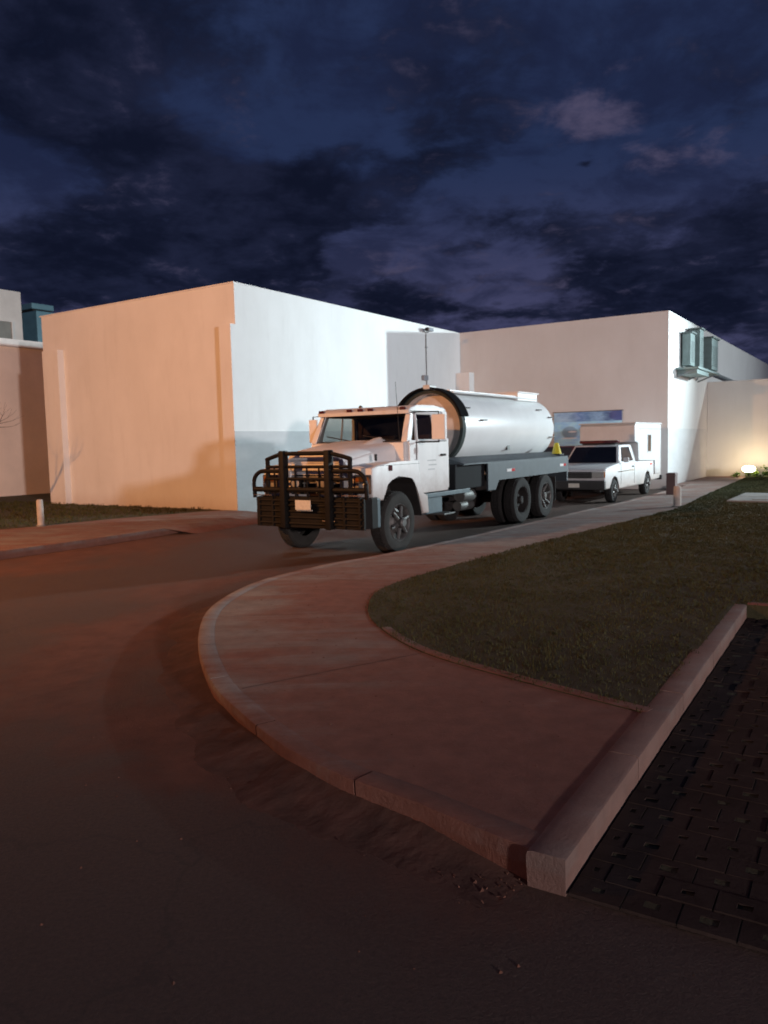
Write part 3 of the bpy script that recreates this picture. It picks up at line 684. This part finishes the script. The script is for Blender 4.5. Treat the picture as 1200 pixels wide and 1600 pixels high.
# doors
for s in (-1,1):
    d=MB(); X0,X1=(s*1.035,s*1.085) if s>0 else (s*1.085,s*1.035)
    d.box(X0,X1,.735,1.84,.955,1.885,.014)
    d=d.build('door',M_BODY,tk)
    w=MB(); A=[(.76,1.885),(.82,2.38),(1.80,2.38),(1.82,1.885)]
    for i in range(4):
        a=A[i]; b=A[(i+1)%4]; xa=s*(1.055 if a[1]<2 else .985); xb=s*(1.055 if b[1]<2 else .985)
        w.tube([(xa,*a),(xb,*b)],.032,6)
    w.tube([(s*1.055,1.42,1.885),(s*.985,1.40,2.38)],.016,6)
    w.build('window_frame',M_BODY,d)
    MB().quad((s*1.05,.78,1.89),(s*1.05,1.80,1.89),(s*.985,1.78,2.37),(s*.985,.84,2.37)).build('window',M_RGLASS,d)
    MB().box(s*1.085-.0 if s>0 else s*1.115,s*1.115 if s>0 else s*1.085,1.56,1.74,1.60,1.64,.008).build('handle',M_DARK,d)
    MB().box(s*1.085-.003,s*1.085+.004,.78,1.80,1.868,1.88).build('trim',M_DARK,d)
    le=MB()
    for k,(z,ya,yb) in enumerate(((1.52,1.08,1.40),(1.44,1.12,1.42),(1.36,1.10,1.34))): le.box(s*1.085-.001,s*1.085+.0025,ya,yb,z,z+.022)
    le.build('lettering',paint('faded_grey_lettering',(.5,.5,.5),.6),d)
    # mirrors: tall west-coast mirror on tubular arms
    mx_=1.57 if s>0 else -1.13; hw_=.13 if s>0 else .09
    m=MB().box(mx_-hw_,mx_+hw_,.62,.66,1.90,2.33,.015).build('mirror_back',M_BODY,tk)
    MB().box(mx_-hw_+.015,mx_+hw_-.015,.661,.666,1.92,2.31).build('mirror_glass',M_CHROME,m)
    MB().tube([(s*.98,.72,2.39),(mx_,.64,2.38),(mx_,.64,1.86),(s*1.06,.72,1.86)],.013,6).build('mirror_arm',M_DARK,m,True)
# cab interior
MB().box(-.99,.99,1.855,1.875,1.04,2.40).build('rear_trim',M_INT,tk)
MB().box(-.93,.93,.78,1.85,2.35,2.368).build('headliner',M_INT,tk)
for s in (-1,1): MB().box(s*1.015-.014,s*1.015+.014,.76,1.84,1.05,1.87).build('door_trim',M_INT,tk)
ci=MB()
ci.box(-.95,.95,.60,.80,1.55,1.86,.03); ci.build('dashboard',M_INT,tk)
for x,w in ((.55,.24),(-.4,.42)):
    se=MB().box(x-w,x+w,1.2,1.7,1.30,1.48,.04).box(x-w,x+w,1.66,1.80,1.4,2.02,.04,(  'X',-6)).build('seat',M_INT,tk)
sw_=MB(); cpt=Vector((.55,1.02,1.80)); 
pts=[]
for k in range(21):
    a=2*PI*k/20; pts.append(cpt+Vector((.22*math.cos(a),.12*math.sin(a),.19*math.sin(a))))
sw_.tube(pts,.015,6,False).tube([cpt-Vector((.2,0,0)),cpt+Vector((.2,0,0))],.012,6).tube([cpt,(.55,.8,1.6)],.02,6).build('steering_wheel',M_DARK,tk,True)
for s in (-1,1):
    for y in (.735,1.86): MB().box(s*1.064-.004,s*1.064+.004,y-.012,y-.004,1.0,1.87).build('door_seam',M_DARK,tk)
    for z in (1.15,1.72): MB().tube([(s*1.09,.725,z-.05),(s*1.09,.725,z+.05)],.016,8).build('hinge',M_BODY,tk,True)
    MB().box(s*1.142-.004,s*1.142+.003,-.70,.69,1.492,1.498).build('fender_seam',M_GREY,tk)
    MB().box(s*.99-.012,s*.99+.016,.66,1.94,2.405,2.42).build('drip_rail',M_GREY,tk)
MB().lathe([(0,0),(.035,0),(.04,.02),(.028,.05),(0,.055)],'z',(-.35,1.1,2.52),12).build('air_horn',M_GREY,tk,True)
MB().tube([(.9,.45,1.9),(.93,.3,2.9)],[.008,.003],6).build('aerial',M_DARK,tk,True)
# steps, fuel tank, tool box under the cab
MB().box(.72,1.08,1.02,1.62,.56,.88,.02).build('step_box',M_STEP,tk)
MB().box(.70,1.12,.98,2.7,.86,.94,.01).build('running_board',M_STEP,tk)
MB().box(.72,1.12,1.62,2.05,.50,.53,.005).build('step',M_GREY,tk)
MB().lathe([(0,0),(.24,0),(.26,.03),(.26,1.1),(.24,1.13),(0,1.13)],'y',(-.85,1.1,.80),24).build('fuel_tank',M_GREY,tk,True)
MB().box(.62,1.08,2.15,3.45,.93,1.42,.02).build('tool_box',paint('black_tool_box',(.010,.011,.013),.8,spec=.2),tk)
MB().lathe([(0,0),(.12,0),(.13,.02),(.13,.5),(.12,.52),(0,.52)],'y',(.86,2.72,.78),20).build('air_tank',M_GREY,tk,True)
MB().lathe([(0,0),(.1,0),(.11,.02),(.11,.6),(.1,.62),(0,.62)],'y',(.4,3.5,.50),20).build('silencer',M_GREY,tk,True)
# deck side skirts
sk=[(3.42,.84),(3.42,1.40),(8.15,1.40),(8.15,1.04),(3.95,1.04),(3.78,.84)]
for s in (-1,1):
    a,b=(1.13,1.17) if s>0 else (-1.17,-1.13)
    k=MB().prism(sk,'x',a,b,.006).build('deck_skirt',M_STEEL,tk)
    for y in (4.35,7.55):
        MB().box(s*1.17-.002,s*1.17+.006,y,y+.24,1.19,1.25,.002).build('reflector',paint('white_reflector',(.75,.75,.75),.3),k)
        MB().box(s*1.17-.002,s*1.17+.006,y+.24,y+.42,1.19,1.25,.002).build('reflector',M_RED,k)
    MB().prism([(s*1.165,1.40),(s*1.165,1.43),(s*.80,1.54),(s*.3,1.54),(s*.3,1.40)],'y',2.35,8.15,.005).build('deck',M_STEEL,tk)
    mf=MB().box(s*.62-.0 if s>0 else s*1.14,s*1.14 if s>0 else s*.62,7.30,7.32,.35,.95); mf.build('mud_flap',M_DARK,tk)
MB().box(-1.15,1.15,8.1,8.18,.80,1.42,.01).build('rear_frame',M_STEEL,tk)
for s in (-1,1): MB().box(s*.95-.12,s*.95+.12,8.18,8.21,.95,1.08,.01).build('tail_light',M_RED,tk)
# tank
Z=2.14; Rr=.765
prof=[(0,2.98+.14),(.33,2.98+.16),(.58,2.98+.22),(.70,3.24),(.725,3.12)]
MB().lathe(prof,'y',(0,0,Z),56).build('tank_head',paint('tank_head_paint',(.55,.49,.45),.75,0,.25,3),tk,True,angle=60)
MB().lathe([(.725,3.18),(.725,3.06),(.795,3.06),(.795,3.20),(.765,3.20)],'y',(0,0,Z),56).build('tank_flange',M_FLANGE,tk,True)
MB().lathe([(Rr,3.20),(Rr,8.2),(Rr*.93,8.32),(Rr*.7,8.44),(Rr*.35,8.51),(0,8.53)],'y',(0,0,Z),64).build('tank',M_TANK,tk,True,angle=50)
vr=MB().lathe([(.805,2.96),(.805,3.30),(.845,3.30),(.845,2.96),(.805,2.96)],'y',(0,0,Z),40,R(16),R(172)).build('visor_hoop',paint('matt_black_visor',(.008,.008,.009),.95,0,.2,6,spec=.05),tk,True)
MB().box(-.06,.10,2.95,3.24,Z+.80,Z+.89,.02).build('vent_cap',paint('pale_grey_cap',(.55,.56,.55),.5),tk)
for z_ in (2.72,2.36,1.92):
    for y in (3.32,3.95): pass
for y,z in ((3.35,2.55),(3.95,2.30),(7.95,2.42),(7.95,1.92),(7.4,2.6)):
    xx=math.sqrt(max(0,Rr**2-(z-Z)**2)); MB().tube([(xx,y,z),(xx+.07,y,z),(xx+.07,y+.2,z),(xx,y+.2,z)],.012,6).build('grab_handle',M_GREY,tk,True)
xx=math.sqrt(Rr**2-.45**2)
MB().box(xx-.01,xx+.035,5.55,5.70,Z-.50,Z-.38,.01).build('data_plate',M_GREY,tk)
wk=MB(); wk.box(.05,.38,3.3,8.0,Z+.765,Z+.79,.004)
wk.tube([(.42,3.35,Z+.74),(.42,7.9,Z+.74)],.018,6).build('walkway',M_TANK,tk)
hb=MB().box(-.30,.42,6.72,7.95,Z+.68,Z+.87,.015).build('hatch_box',M_BODY,tk)
MB().lathe([(0,.10),(.16,.10),(.18,.07),(.18,0)],'z',(-.15,5.0,Z+.72),24).build('manhole',M_TANK,tk,True)
MB().box(-.34,.46,6.68,7.99,Z+.87,Z+.895,.005).build('lid',M_BODY,hb)
for s in (-1,1):
    hs=MB()
    for y in (.1,): pass
    hs.tube([(s*.9,8.15,1.5),(s*.9,8.25,1.3),(s*.9,8.1,1.1)],.045,8).build('hose_coupling',M_GREY,tk,True)
# cone standing on the deck
cn=thing('traffic_cone','small yellow cone standing on the rear deck of the tanker truck','cone',fw(6.72+1.0,-4.36+7.78,1.472))
MB().lathe([(.125,.025),(.12,.03),(.055,.29),(.045,.30),(0,.30)],'z',(0,0,0),20).build('cone_body',M_YEL,cn,True)
MB().box(-.14,.14,-.14,.14,0,.026,.01).build('base',paint('dark_cone_base',(.04,.04,.03),.7),cn)

# ------------------------------------------------------------------ pickup ambulance
M_AMB=grimy('dusty_ambulance_paint',(.56,.56,.56),.36,.9)
am=thing('ambulance','white pickup ambulance with red light bar and rear box, parked behind the tanker truck','ambulance',fw(7.25,7.06))
W=.86
low=[(-.92,.42),(-.92,.72),(-.86,.98),(-.70,1.04),(.45,1.12),(5.35,1.14),(5.40,.45),(4.05,.42),(4.0,.60),(3.86,.76),(3.62,.83),(3.38,.76),(3.24,.60),(3.2,.36),(.44,.36),(.40,.60),(.24,.76),(0,.82),(-.24,.76),(-.40,.60),(-.44,.42)]
MB().prism(low,'x',-W,W,.05,3).build('body',M_AMB,am,True,angle=38)
MB().box(-.62,.62,-.6,4.9,.35,.75).build('underbody',M_DARK,am)
cabp=[((-W+.03,.50,1.10),(W-.03,.50,1.10),(W-.03,2.30,1.12),(-W+.03,2.30,1.12)),((-.68,1.02,1.64),(.68,1.02,1.64),(.70,2.25,1.66),(-.70,2.25,1.66))]
MB().hull8(cabp[0],cabp[1],.03).build('cab',M_AMB,am,True)
MB().quad((-.76,.49,1.13),(.76,.49,1.13),(.62,.965,1.60),(-.62,.965,1.60)).build('windscreen',paint('black_windscreen',(.008,.009,.014),.12,0,.1,3),am)
for s in (-1,1):
    MB().quad((s*.838,.80,1.16),(s*.838,1.98,1.16),(s*.722,1.90,1.58),(s*.722,1.14,1.58)).build('side_window',paint('black_windscreen',(.008,.009,.014),.12,0,.1,3),am)
    MB().box(s*.862-.004,s*.862+.004,.62,.628,.50,1.08).build('door_gap',M_DARK,am); MB().box(s*.862-.004,s*.862+.004,2.05,2.058,.45,1.08).build('door_gap',M_DARK,am)
    MB().box(s*.87-.01,s*.87+.01,1.78,1.94,.96,1.0,.004).build('handle',M_DARK,am)
    MB().box(s*1.0-.09,s*1.0+.07,.66,.74,1.14,1.28,.02).build('mirror',M_AMB,am)
    MB().box(s*.865-.008,s*.865+.008,.3,2.0,.86,.885,.004).build('side_trim',M_CHROME,am)
    h=MB().box(s*.66-.17,s*.66+.17,-.965,-.90,.76,.93,.02).build('headlight',M_LENS,am)
    MB().box(s*.80-.05,s*.80+.055,-.94,-.86,.76,.93,.015).build('turn_signal',M_AMBER,h)
    for y in (0,3.62): wheel(am,.85*s,y,.34,.2,s,False,True,M_RUB)
    MB().box(s*.86-.01,s*.86+.008,3.9,4.2,.95,1.01,.01).build('fender_reflector',M_RED,am)
MB().box(-.48,.48,-.945,-.90,.74,.92,.01).build('grille',M_DARK,am)
g_=MB()
for z in (.78,.83,.88): g_.box(-.48,.48,-.955,-.944,z-.006,z+.006)
g_.build('grille_bar',M_GREY,am)
MB().box(-.88,.88,-1.02,-.88,.42,.68,.03).build('bumper',paint('grimy_dark_bumper',(.04,.038,.036),.5),am)
MB().box(-.16,.16,-1.03,-1.02,.48,.60,.003).build('number_plate',M_PLATE,am)
lb_=MB().box(-.60,.60,1.20,1.42,1.70,1.79,.03).build('light_bar',M_DRED,am)
MB().box(-.5,.5,1.2,1.42,1.655,1.70,.005).build('mount',M_DARK,lb_)
# rear box
bx=MB().prism([(1.95,1.72),(1.95,2.22),(2.05,2.30),(5.15,2.30),(5.2,2.22),(5.2,.62),(4.4,.62),(4.4,1.12),(2.36,1.12),(2.36,1.72)],'x',-.84,.90,.03,3).build('rear_box',M_AMB,am,True,angle=38)
MB().box(-.87,.93,1.93,5.22,2.295,2.33,.01).build('box_roof',M_AMB,bx)
for s,x in ((1,.90),(-1,-.84)):
    fr2=MB().box(x-.006,x+.006,3.46,3.86,1.36,1.98,.02).build('window',M_AMB,bx)
    MB().box(x-.008,x+.010,3.50,3.82,1.40,1.94,.02).build('pane',paint('black_windscreen',(.008,.009,.014),.12,0,.1,3),fr2)
    MB().box(x-.004,x+.006,2.42,5.16,2.12,2.135).build('trim',M_GREY,bx)
MB().box(-.86,.92,5.2,5.34,.40,.56,.02).build('rear_bumper',M_DARK,am)

# maroon vehicle beside the ambulance
mc=thing('parked_car','maroon car mostly hidden between the tanker truck and the ambulance','car',fw(7.25-1.95,7.06+1.9))
low=[(-.85,.40),(-.88,.80),(-.78,1.0),(.2,1.08),(3.6,1.08),(3.7,.5),(3.3,.36),(2.95,.36),(2.9,.55),(2.62,.68),(2.34,.55),(2.3,.36),(.36,.36),(.32,.55),(.0,.68),(-.32,.55),(-.36,.36)]
MB().prism(low,'x',-.82,.82,.06,3).build('body',M_MAROON,mc,True)
MB().hull8([(-.78,.25,1.06),(.78,.25,1.06),(.78,3.55,1.06),(-.78,3.55,1.06)],[(-.62,.95,1.62),(.62,.95,1.62),(.64,3.3,1.62),(-.64,3.3,1.62)],.04).build('cabin',M_MAROON,mc,True)
MB().quad((-.70,.255,1.12),(.70,.255,1.12),(.56,.86,1.58),(-.56,.86,1.58)).build('windscreen',paint('grey_reflecting_glass',(.06,.07,.08),.12),mc)
for s in (-1,1):
    MB().quad((s*.783,.6,1.12),(s*.783,3.2,1.12),(s*.645,3.0,1.56),(s*.645,1.05,1.56)).build('side_window',paint('black_windscreen',(.008,.009,.014),.12),mc)
    MB().box(s*.6-.14,s*.6+.14,-.92,-.86,.72,.86,.02).build('headlight',M_LENS,mc)
    for y in (0,2.62): wheel(mc,.83*s,y,.31,.19,s,False,True,M_RUB)
MB().box(-.8,.8,-.95,-.84,.38,.62,.03).build('bumper',M_MAROON,mc)

# ------------------------------------------------------------------ posts, slab, flood light, plants
def bollard(loc,label,h,r):
    t=thing('bollard',label,'bollard',loc,0,'short posts beside the walks')
    MB().lathe([(r*1.02,0),(r,.02),(r*.97,h-.05),(r*.8,h-.01),(0,h)],'z',(0,0,0),18).build('post',M_POST,t,True)
    MB().lathe([(r*1.35,0),(r*1.3,.03),(r*1.0,.035)],'z',(0,0,0),18).build('collar',M_CONC,t,True)
bollard(fw(-1.56,-4.8,.15),'short pale post at the edge of the far left walk',.62,.075)
bollard(fw(10.45,4.29,.15),'short pale post between the walk and the lawn right of the ambulance',.52,.09)
mn=thing('inspection_cover','pale concrete inspection slab lying in the lawn near the right edge','slab',fw(12.3,7.4,.15))
MB().box(-1.0,1.0,-1.5,-.05,0,.06,.02).box(-1.0,1.0,.05,1.5,0,.06,.02).build('slab',M_CONC,mn)
MB().box(-.45,.45,-1.2,-.4,.06,.075,.008).build('cover',M_CONC,mn)
# dark electrical pedestal by the bollard
pd=thing('service_pedestal','dark brownish service pedestal at the building corner beside the ambulance','pedestal',fw(9.35,8.6,.15))
MB().box(-.13,.13,-.16,.16,0,.58,.02).build('cabinet',paint('brown_pedestal_paint',(.10,.06,.055),.7),pd)
MB().prism([(-.15,.58),(-.11,.64),(.11,.64),(.15,.58)],'y',-.17,.17,.005).build('lid',paint('brown_pedestal_paint',(.10,.06,.055),.7),pd)

fl=thing('floodlight','small lit garden floodlight in the shrubs at the foot of the boundary wall','floodlight',fw(10.07,18.45,.15))
MB().tube([(0,0,0),(0,0,.26)],.018).build('stake',M_DARK,fl,True)
MB().box(-.12,.12,-.10,.10,.18,.24,.015).build('housing',M_DARK,fl)
# diffuser globe seen from the front, made oversize to stand for its glare
MB().lathe([(0,-.13),(.14,-.12),(.24,-.05),(.24,.05),(.14,.12),(0,.13)],'z',(0,-.02,.36),24).build('diffuser_and_glare',emit('floodlight_diffuser_and_glare',(1,.88,.62),14),fl,True)

def leafy(name,label,cat,loc,rx,rz,n,ls,mat,group=None,stems=6,dens=1.0):
    t=thing(name,label,cat,loc,random.uniform(0,6),group)
    s=MB()
    for k in range(stems):
        a=random.uniform(0,2*PI); l=random.uniform(.4,.8)
        s.tube([(0,0,0),(rx*.3*math.cos(a),rx*.3*math.sin(a),rz*.5*l),(rx*l*math.cos(a),rx*l*math.sin(a),rz*l*1.3)],[.012,.009,.004],5)
    s.build('stem',M_BARK,t)
    f=MB(); cl=[(random.gauss(0,rx*.5),random.gauss(0,rx*.5),rz*random.uniform(.35,1.25)) for _ in range(max(5,n//40))]
    for k in range(n):
        c=random.choice(cl); p=Vector(c)+Vector((random.gauss(0,rx*.2),random.gauss(0,rx*.2),random.gauss(0,rz*.16)))
        if p.z<.02: p.z=.02
        d=Vector((random.gauss(0,1),random.gauss(0,1),random.gauss(.5,.6))).normalized(); e=d.cross(Vector((random.random(),random.random(),random.random()))).normalized()
        L=ls*random.uniform(.6,1.3); w=L*.24
        f._add([p,p+d*L*.5+e*w,p+d*L,p+d*L*.5-e*w],[(0,1,2,3)])
    f.build('foliage',mat,t); return t
M_LF=leaf_mat('shrub_leaves',(.035,.065,.014),(.10,.17,.03))
for i,(x,y,rx,rz,n) in enumerate([(10.25,19.15,.22,.22,240),(10.95,18.9,.34,.30,420),(11.6,19.1,.4,.36,500),(9.75,18.7,.2,.12,160),(10.6,18.2,.3,.14,220),(11.35,18.3,.35,.2,320)]):
    leafy('shrub',['low leafy shrub directly under the lit floodlight','rounded green shrub just right of the lit floodlight','tallest green shrub at the right edge by the boundary wall','sparse low plant left of the floodlight','small dark plant in front of the floodlight','dark leafy shrub in front, near the right edge'][i],'shrub',fw(x-.15,y,.15),rx,rz,n,.09,M_LF,'shrubs at the foot of the boundary wall')

# bare branched tree left of the frame, reaching in
tr=thing('tree','bare branching tree beside the far left building','tree',(-12.15,22.9,.15),0)
tb=MB()
def grow(p,d,l,r,lv):
    pts=[p]; rr=[r]; q=p.copy(); dd=d.copy()
    for k in range(4):
        dd=(dd+Vector((random.gauss(0,.16),random.gauss(0,.16),.05 if lv else 0))).normalized(); q=q+dd*l/4; pts.append(q.copy()); rr.append(r*(1-.12*(k+1)))
    tb.tube(pts,rr,7)
    if lv<4:
        for k in range(3 if lv<3 else 2):
            a=random.uniform(0,2*PI); ax_=dd.cross(Vector((math.cos(a),math.sin(a),.3))).normalized()
            nd=Matrix.Rotation(random.uniform(.45,.95),3,ax_)@dd; grow(q.copy(),nd,l*random.uniform(.6,.8),rr[-1]*.78,lv+1)
grow(Vector((0,0,-.1)),Vector((.22,-.05,1)),1.6,.125,0)
tb.build('trunk',M_BARK,tr,True)
lf=MB()
# ------------------------------------------------------------------ street lamps (all stand outside the picture; they light it, the last one as added fill)
def street_lamp(name,label,base,h,arm,energy,col,size,aim=None,spot=None,head='led'):
    t=thing(name,label,'street lamp',base,0,'street lamps round the hospital court')
    MB().tube([(0,0,0),(0,0,h+.25)],[.09,.055],12).build('pole',M_POLE,t,True)
    MB().box(-.16,.16,-.16,.16,0,.03,.005).build('base_plate',M_POLE,t)
    a=Vector(arm)
    MB().tube([(0,0,h+.15),(a.x*.5,a.y*.5,h+.3),(a.x,a.y,h+.28)],.035,8).build('arm',M_POLE,t,True)
    hx=MB().box(-.16,.16,-.3,.3,.10,.2,.03); ho=hx.build('lamp_head',M_POLE,t,loc=(a.x,a.y,h+.08))
    MB().box(-.12,.12,-.24,.24,.085,.099).build('lamp_glass',emit(name+'_glass_'+head,col,20),ho)
    L=bpy.data.lights.new('lamp','SPOT' if spot else 'POINT'); L.energy=energy; L.color=col; L.shadow_soft_size=size
    lo=bpy.data.objects.new('lamp_light',L); COL.objects.link(lo); lo.parent=t; lo.location=(a.x,a.y,h)
    if spot:
        L.spot_size=R(spot[0]); L.spot_blend=spot[1]; d=(Vector(aim)-(Vector(base)+Vector((a.x,a.y,h)))).normalized(); lo.rotation_euler=d.to_track_quat('-Z','Y').to_euler()
    return t
COOL=(.79,.955,1.0); WARM=(1.0,.41,.125); NEUT=(1.0,.87,.86)
sl=street_lamp('street_lamp','tall street lamp with cool white head behind the boundary wall',(28.1,27.99,0),7.17,(-.3,0,0),31500,COOL,.14,(.5,21.0,4.4),(60,1.0))
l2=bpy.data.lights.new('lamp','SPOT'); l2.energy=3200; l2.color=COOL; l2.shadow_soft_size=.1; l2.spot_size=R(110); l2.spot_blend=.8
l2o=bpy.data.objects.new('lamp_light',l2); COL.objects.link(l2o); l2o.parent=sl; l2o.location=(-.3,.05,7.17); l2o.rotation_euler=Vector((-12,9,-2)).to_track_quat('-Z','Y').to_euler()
street_lamp('street_lamp','sodium street lamp glowing orange left of the parked truck',(-14.6,5.2,0),7.5,(.6,.3,0),9800,WARM,.22,(-6,18.5,.6),(138,1.0),'sodium')
street_lamp('street_lamp','far neutral street lamp in the car park behind the viewer',(27.9,-38.5,0),6.5,(-.4,.3,0),62000,NEUT,.9,(2,24,3.5),(50,.6),'neutral')
street_lamp('street_lamp','added fill lamp with narrow cool head right of the lawn, brightening the inner corner',(27.2,13.9,0),7.0,(-.3,0,0),12500,(.72,.91,1.0),.14,(.6,29.2,3.4),(42,1.0),'added_fill')  # unseen fill lamp, added to brighten the shaded inner corner
fl_l=bpy.data.lights.new('flood','AREA'); fl_l.shape='RECTANGLE'; fl_l.size=.28; fl_l.size_y=.15; fl_l.energy=34; fl_l.color=(1,.72,.38)
fo=bpy.data.objects.new('flood_light',fl_l); COL.objects.link(fo); fo.parent=fl; fo.location=(0,.24,.36); fo.rotation_euler=(R(100),0,0)

# ------------------------------------------------------------------ night sky
w=bpy.data.worlds.new('World'); sc.world=w; w.use_nodes=True; nt=w.node_tree; bg=nt.nodes['Background']
tc=nt.nodes.new('ShaderNodeTexCoord'); sx=nt.nodes.new('ShaderNodeSeparateXYZ'); nt.links.new(tc.outputs['Generated'],sx.inputs[0])
az=mth(nt,'MULTIPLY',mth(nt,'ARCTAN2',sx.outputs[0],sx.outputs[1]),180/PI); el=mth(nt,'MULTIPLY',mth(nt,'ARCSINE',sx.outputs[2]),180/PI)
def pd_(px,py):        # picture position of a cloud in the photo -> azimuth, elevation in degrees (ordinary sky directions)
    d=f*1220+rt*(px-600)-up*(py-800); return math.degrees(math.atan2(d.x,d.y)),math.degrees(math.atan2(d.z,math.hypot(d.x,d.y)))
K=1/21.0
def SB(px,py,sx_,sy_,rot,a):
    A,E_=pd_(px,py); return (A,E_,sx_*K,sy_*K,rot,a)
zc=mth(nt,'ADD',mth(nt,'ABSOLUTE',sx.outputs[2]),.22)
cv=nt.nodes.new('ShaderNodeCombineXYZ'); nt.links.new(mth(nt,'DIVIDE',sx.outputs[0],zc),cv.inputs[0]); nt.links.new(mth(nt,'DIVIDE',sx.outputs[1],zc),cv.inputs[1])
def cn_(scale,detail,rough,dist=0,seed=0,lac=2.0):
    n=nt.nodes.new('ShaderNodeTexNoise'); n.noise_dimensions='3D'; mp=nt.nodes.new('ShaderNodeMapping'); mp.inputs['Location'].default_value=(seed,seed*.7,seed*.3)
    nt.links.new(cv.outputs[0],mp.inputs[0]); nt.links.new(mp.outputs[0],n.inputs['Vector']); n.inputs['Scale'].default_value=scale; n.inputs['Detail'].default_value=detail; n.inputs['Roughness'].default_value=rough; n.inputs['Distortion'].default_value=dist; return n.outputs['Fac']
n1=cn_(2.2,8,.58,.3,3.1); n2=cn_(2.6,8,.6,.2,9.7); n3=cn_(7,8,.62,.2,5.5)
az2=mth(nt,'ADD',az,mth(nt,'MULTIPLY',mth(nt,'SUBTRACT',n1,.5),7)); el2=mth(nt,'ADD',el,mth(nt,'MULTIPLY',mth(nt,'SUBTRACT',n2,.5),5))
dark=gauss_sum(nt,az2,el2,[SB(90,60,330,110,0,1.0),SB(180,250,210,75,-22,.85),SB(440,292,105,58,0,1.35),SB(300,270,120,40,-12,.6),SB(430,395,80,45,0,1.1),SB(120,420,260,75,0,.95),SB(730,130,150,130,20,.22),SB(660,250,120,80,0,.30),
  SB(600,470,75,38,0,1.0),SB(980,430,170,60,0,.75),SB(1130,470,160,70,0,.8),SB(830,350,120,30,6,.5),SB(1160,330,80,60,0,.5),SB(1150,60,120,100,0,.15),SB(760,495,110,16,0,.6),SB(700,395,60,12,5,.7),SB(665,350,90,13,-4,.55),SB(770,440,80,11,3,.6),SB(590,335,70,16,8,.5),SB(480,432,50,10,0,.5),SB(908,263,14,7,0,.9)])
lite=gauss_sum(nt,az2,el2,[SB(370,170,190,62,-8,.75),SB(50,265,110,50,0,.65),SB(640,400,120,55,8,.85),SB(800,440,90,38,0,.6),SB(960,285,150,36,0,.55),SB(1090,235,90,30,-25,.35),SB(320,330,90,20,0,.25),SB(350,400,50,30,0,.3)])
den=mth(nt,'ADD',mth(nt,'SUBTRACT',dark,lite),mth(nt,'ADD',mth(nt,'MULTIPLY',mth(nt,'SUBTRACT',n3,.5),2.3),mth(nt,'MULTIPLY',mth(nt,'SUBTRACT',n1,.5),1.0)))
mask=sstep(nt,den,-.05,.72)
hgt=sstep(nt,el,7,20)
clear=mixc(nt,hgt,(.054,.056,.124),(.0180,.0295,.080))
n4=cn_(3.6,9,.62,.4,14.2)
clear=mixc(nt,mth(nt,'MULTIPLY',sstep(nt,n4,.40,.62),.75),clear,mixc(nt,hgt,(.018,.022,.055),(.0100,.0140,.041)))
cloud=mixc(nt,sstep(nt,mth(nt,'ADD',n3,mth(nt,'MULTIPLY',mth(nt,'SUBTRACT',n2,.5),.8)),.35,.72),(.0050,.0070,.0190),(.0125,.0160,.0400))
col=mixc(nt,mask,clear,cloud)
rs=mth(nt,'MULTIPLY',sstep(nt,mth(nt,'ADD',gauss_sum(nt,az2,el2,[SB(925,165,75,32,-12,1.0),SB(1090,240,110,32,-20,.8),SB(870,200,60,30,0,.5),SB(960,130,110,60,0,.35),SB(820,425,90,40,0,.7),SB(600,390,110,40,0,.6),SB(690,310,30,8,0,.6),SB(970,465,20,8,0,.5)]),mth(nt,'MULTIPLY',mth(nt,'SUBTRACT',n3,.5),4.4)),.35,1.7),.9)
col=mixc(nt,rs,col,(.076,.068,.126))
nt.links.new(col,bg.inputs[0]); bg.inputs[1].default_value=1.0

# ------------------------------------------------------------------ colour management
sc.view_settings.view_transform='Standard'; sc.view_settings.look='None'; sc.view_settings.exposure=0; sc.view_settings.gamma=1
sc.cycles.max_bounces=6; sc.cycles.transparent_max_bounces=8
try: sc.cycles.use_denoising=True
except Exception: pass
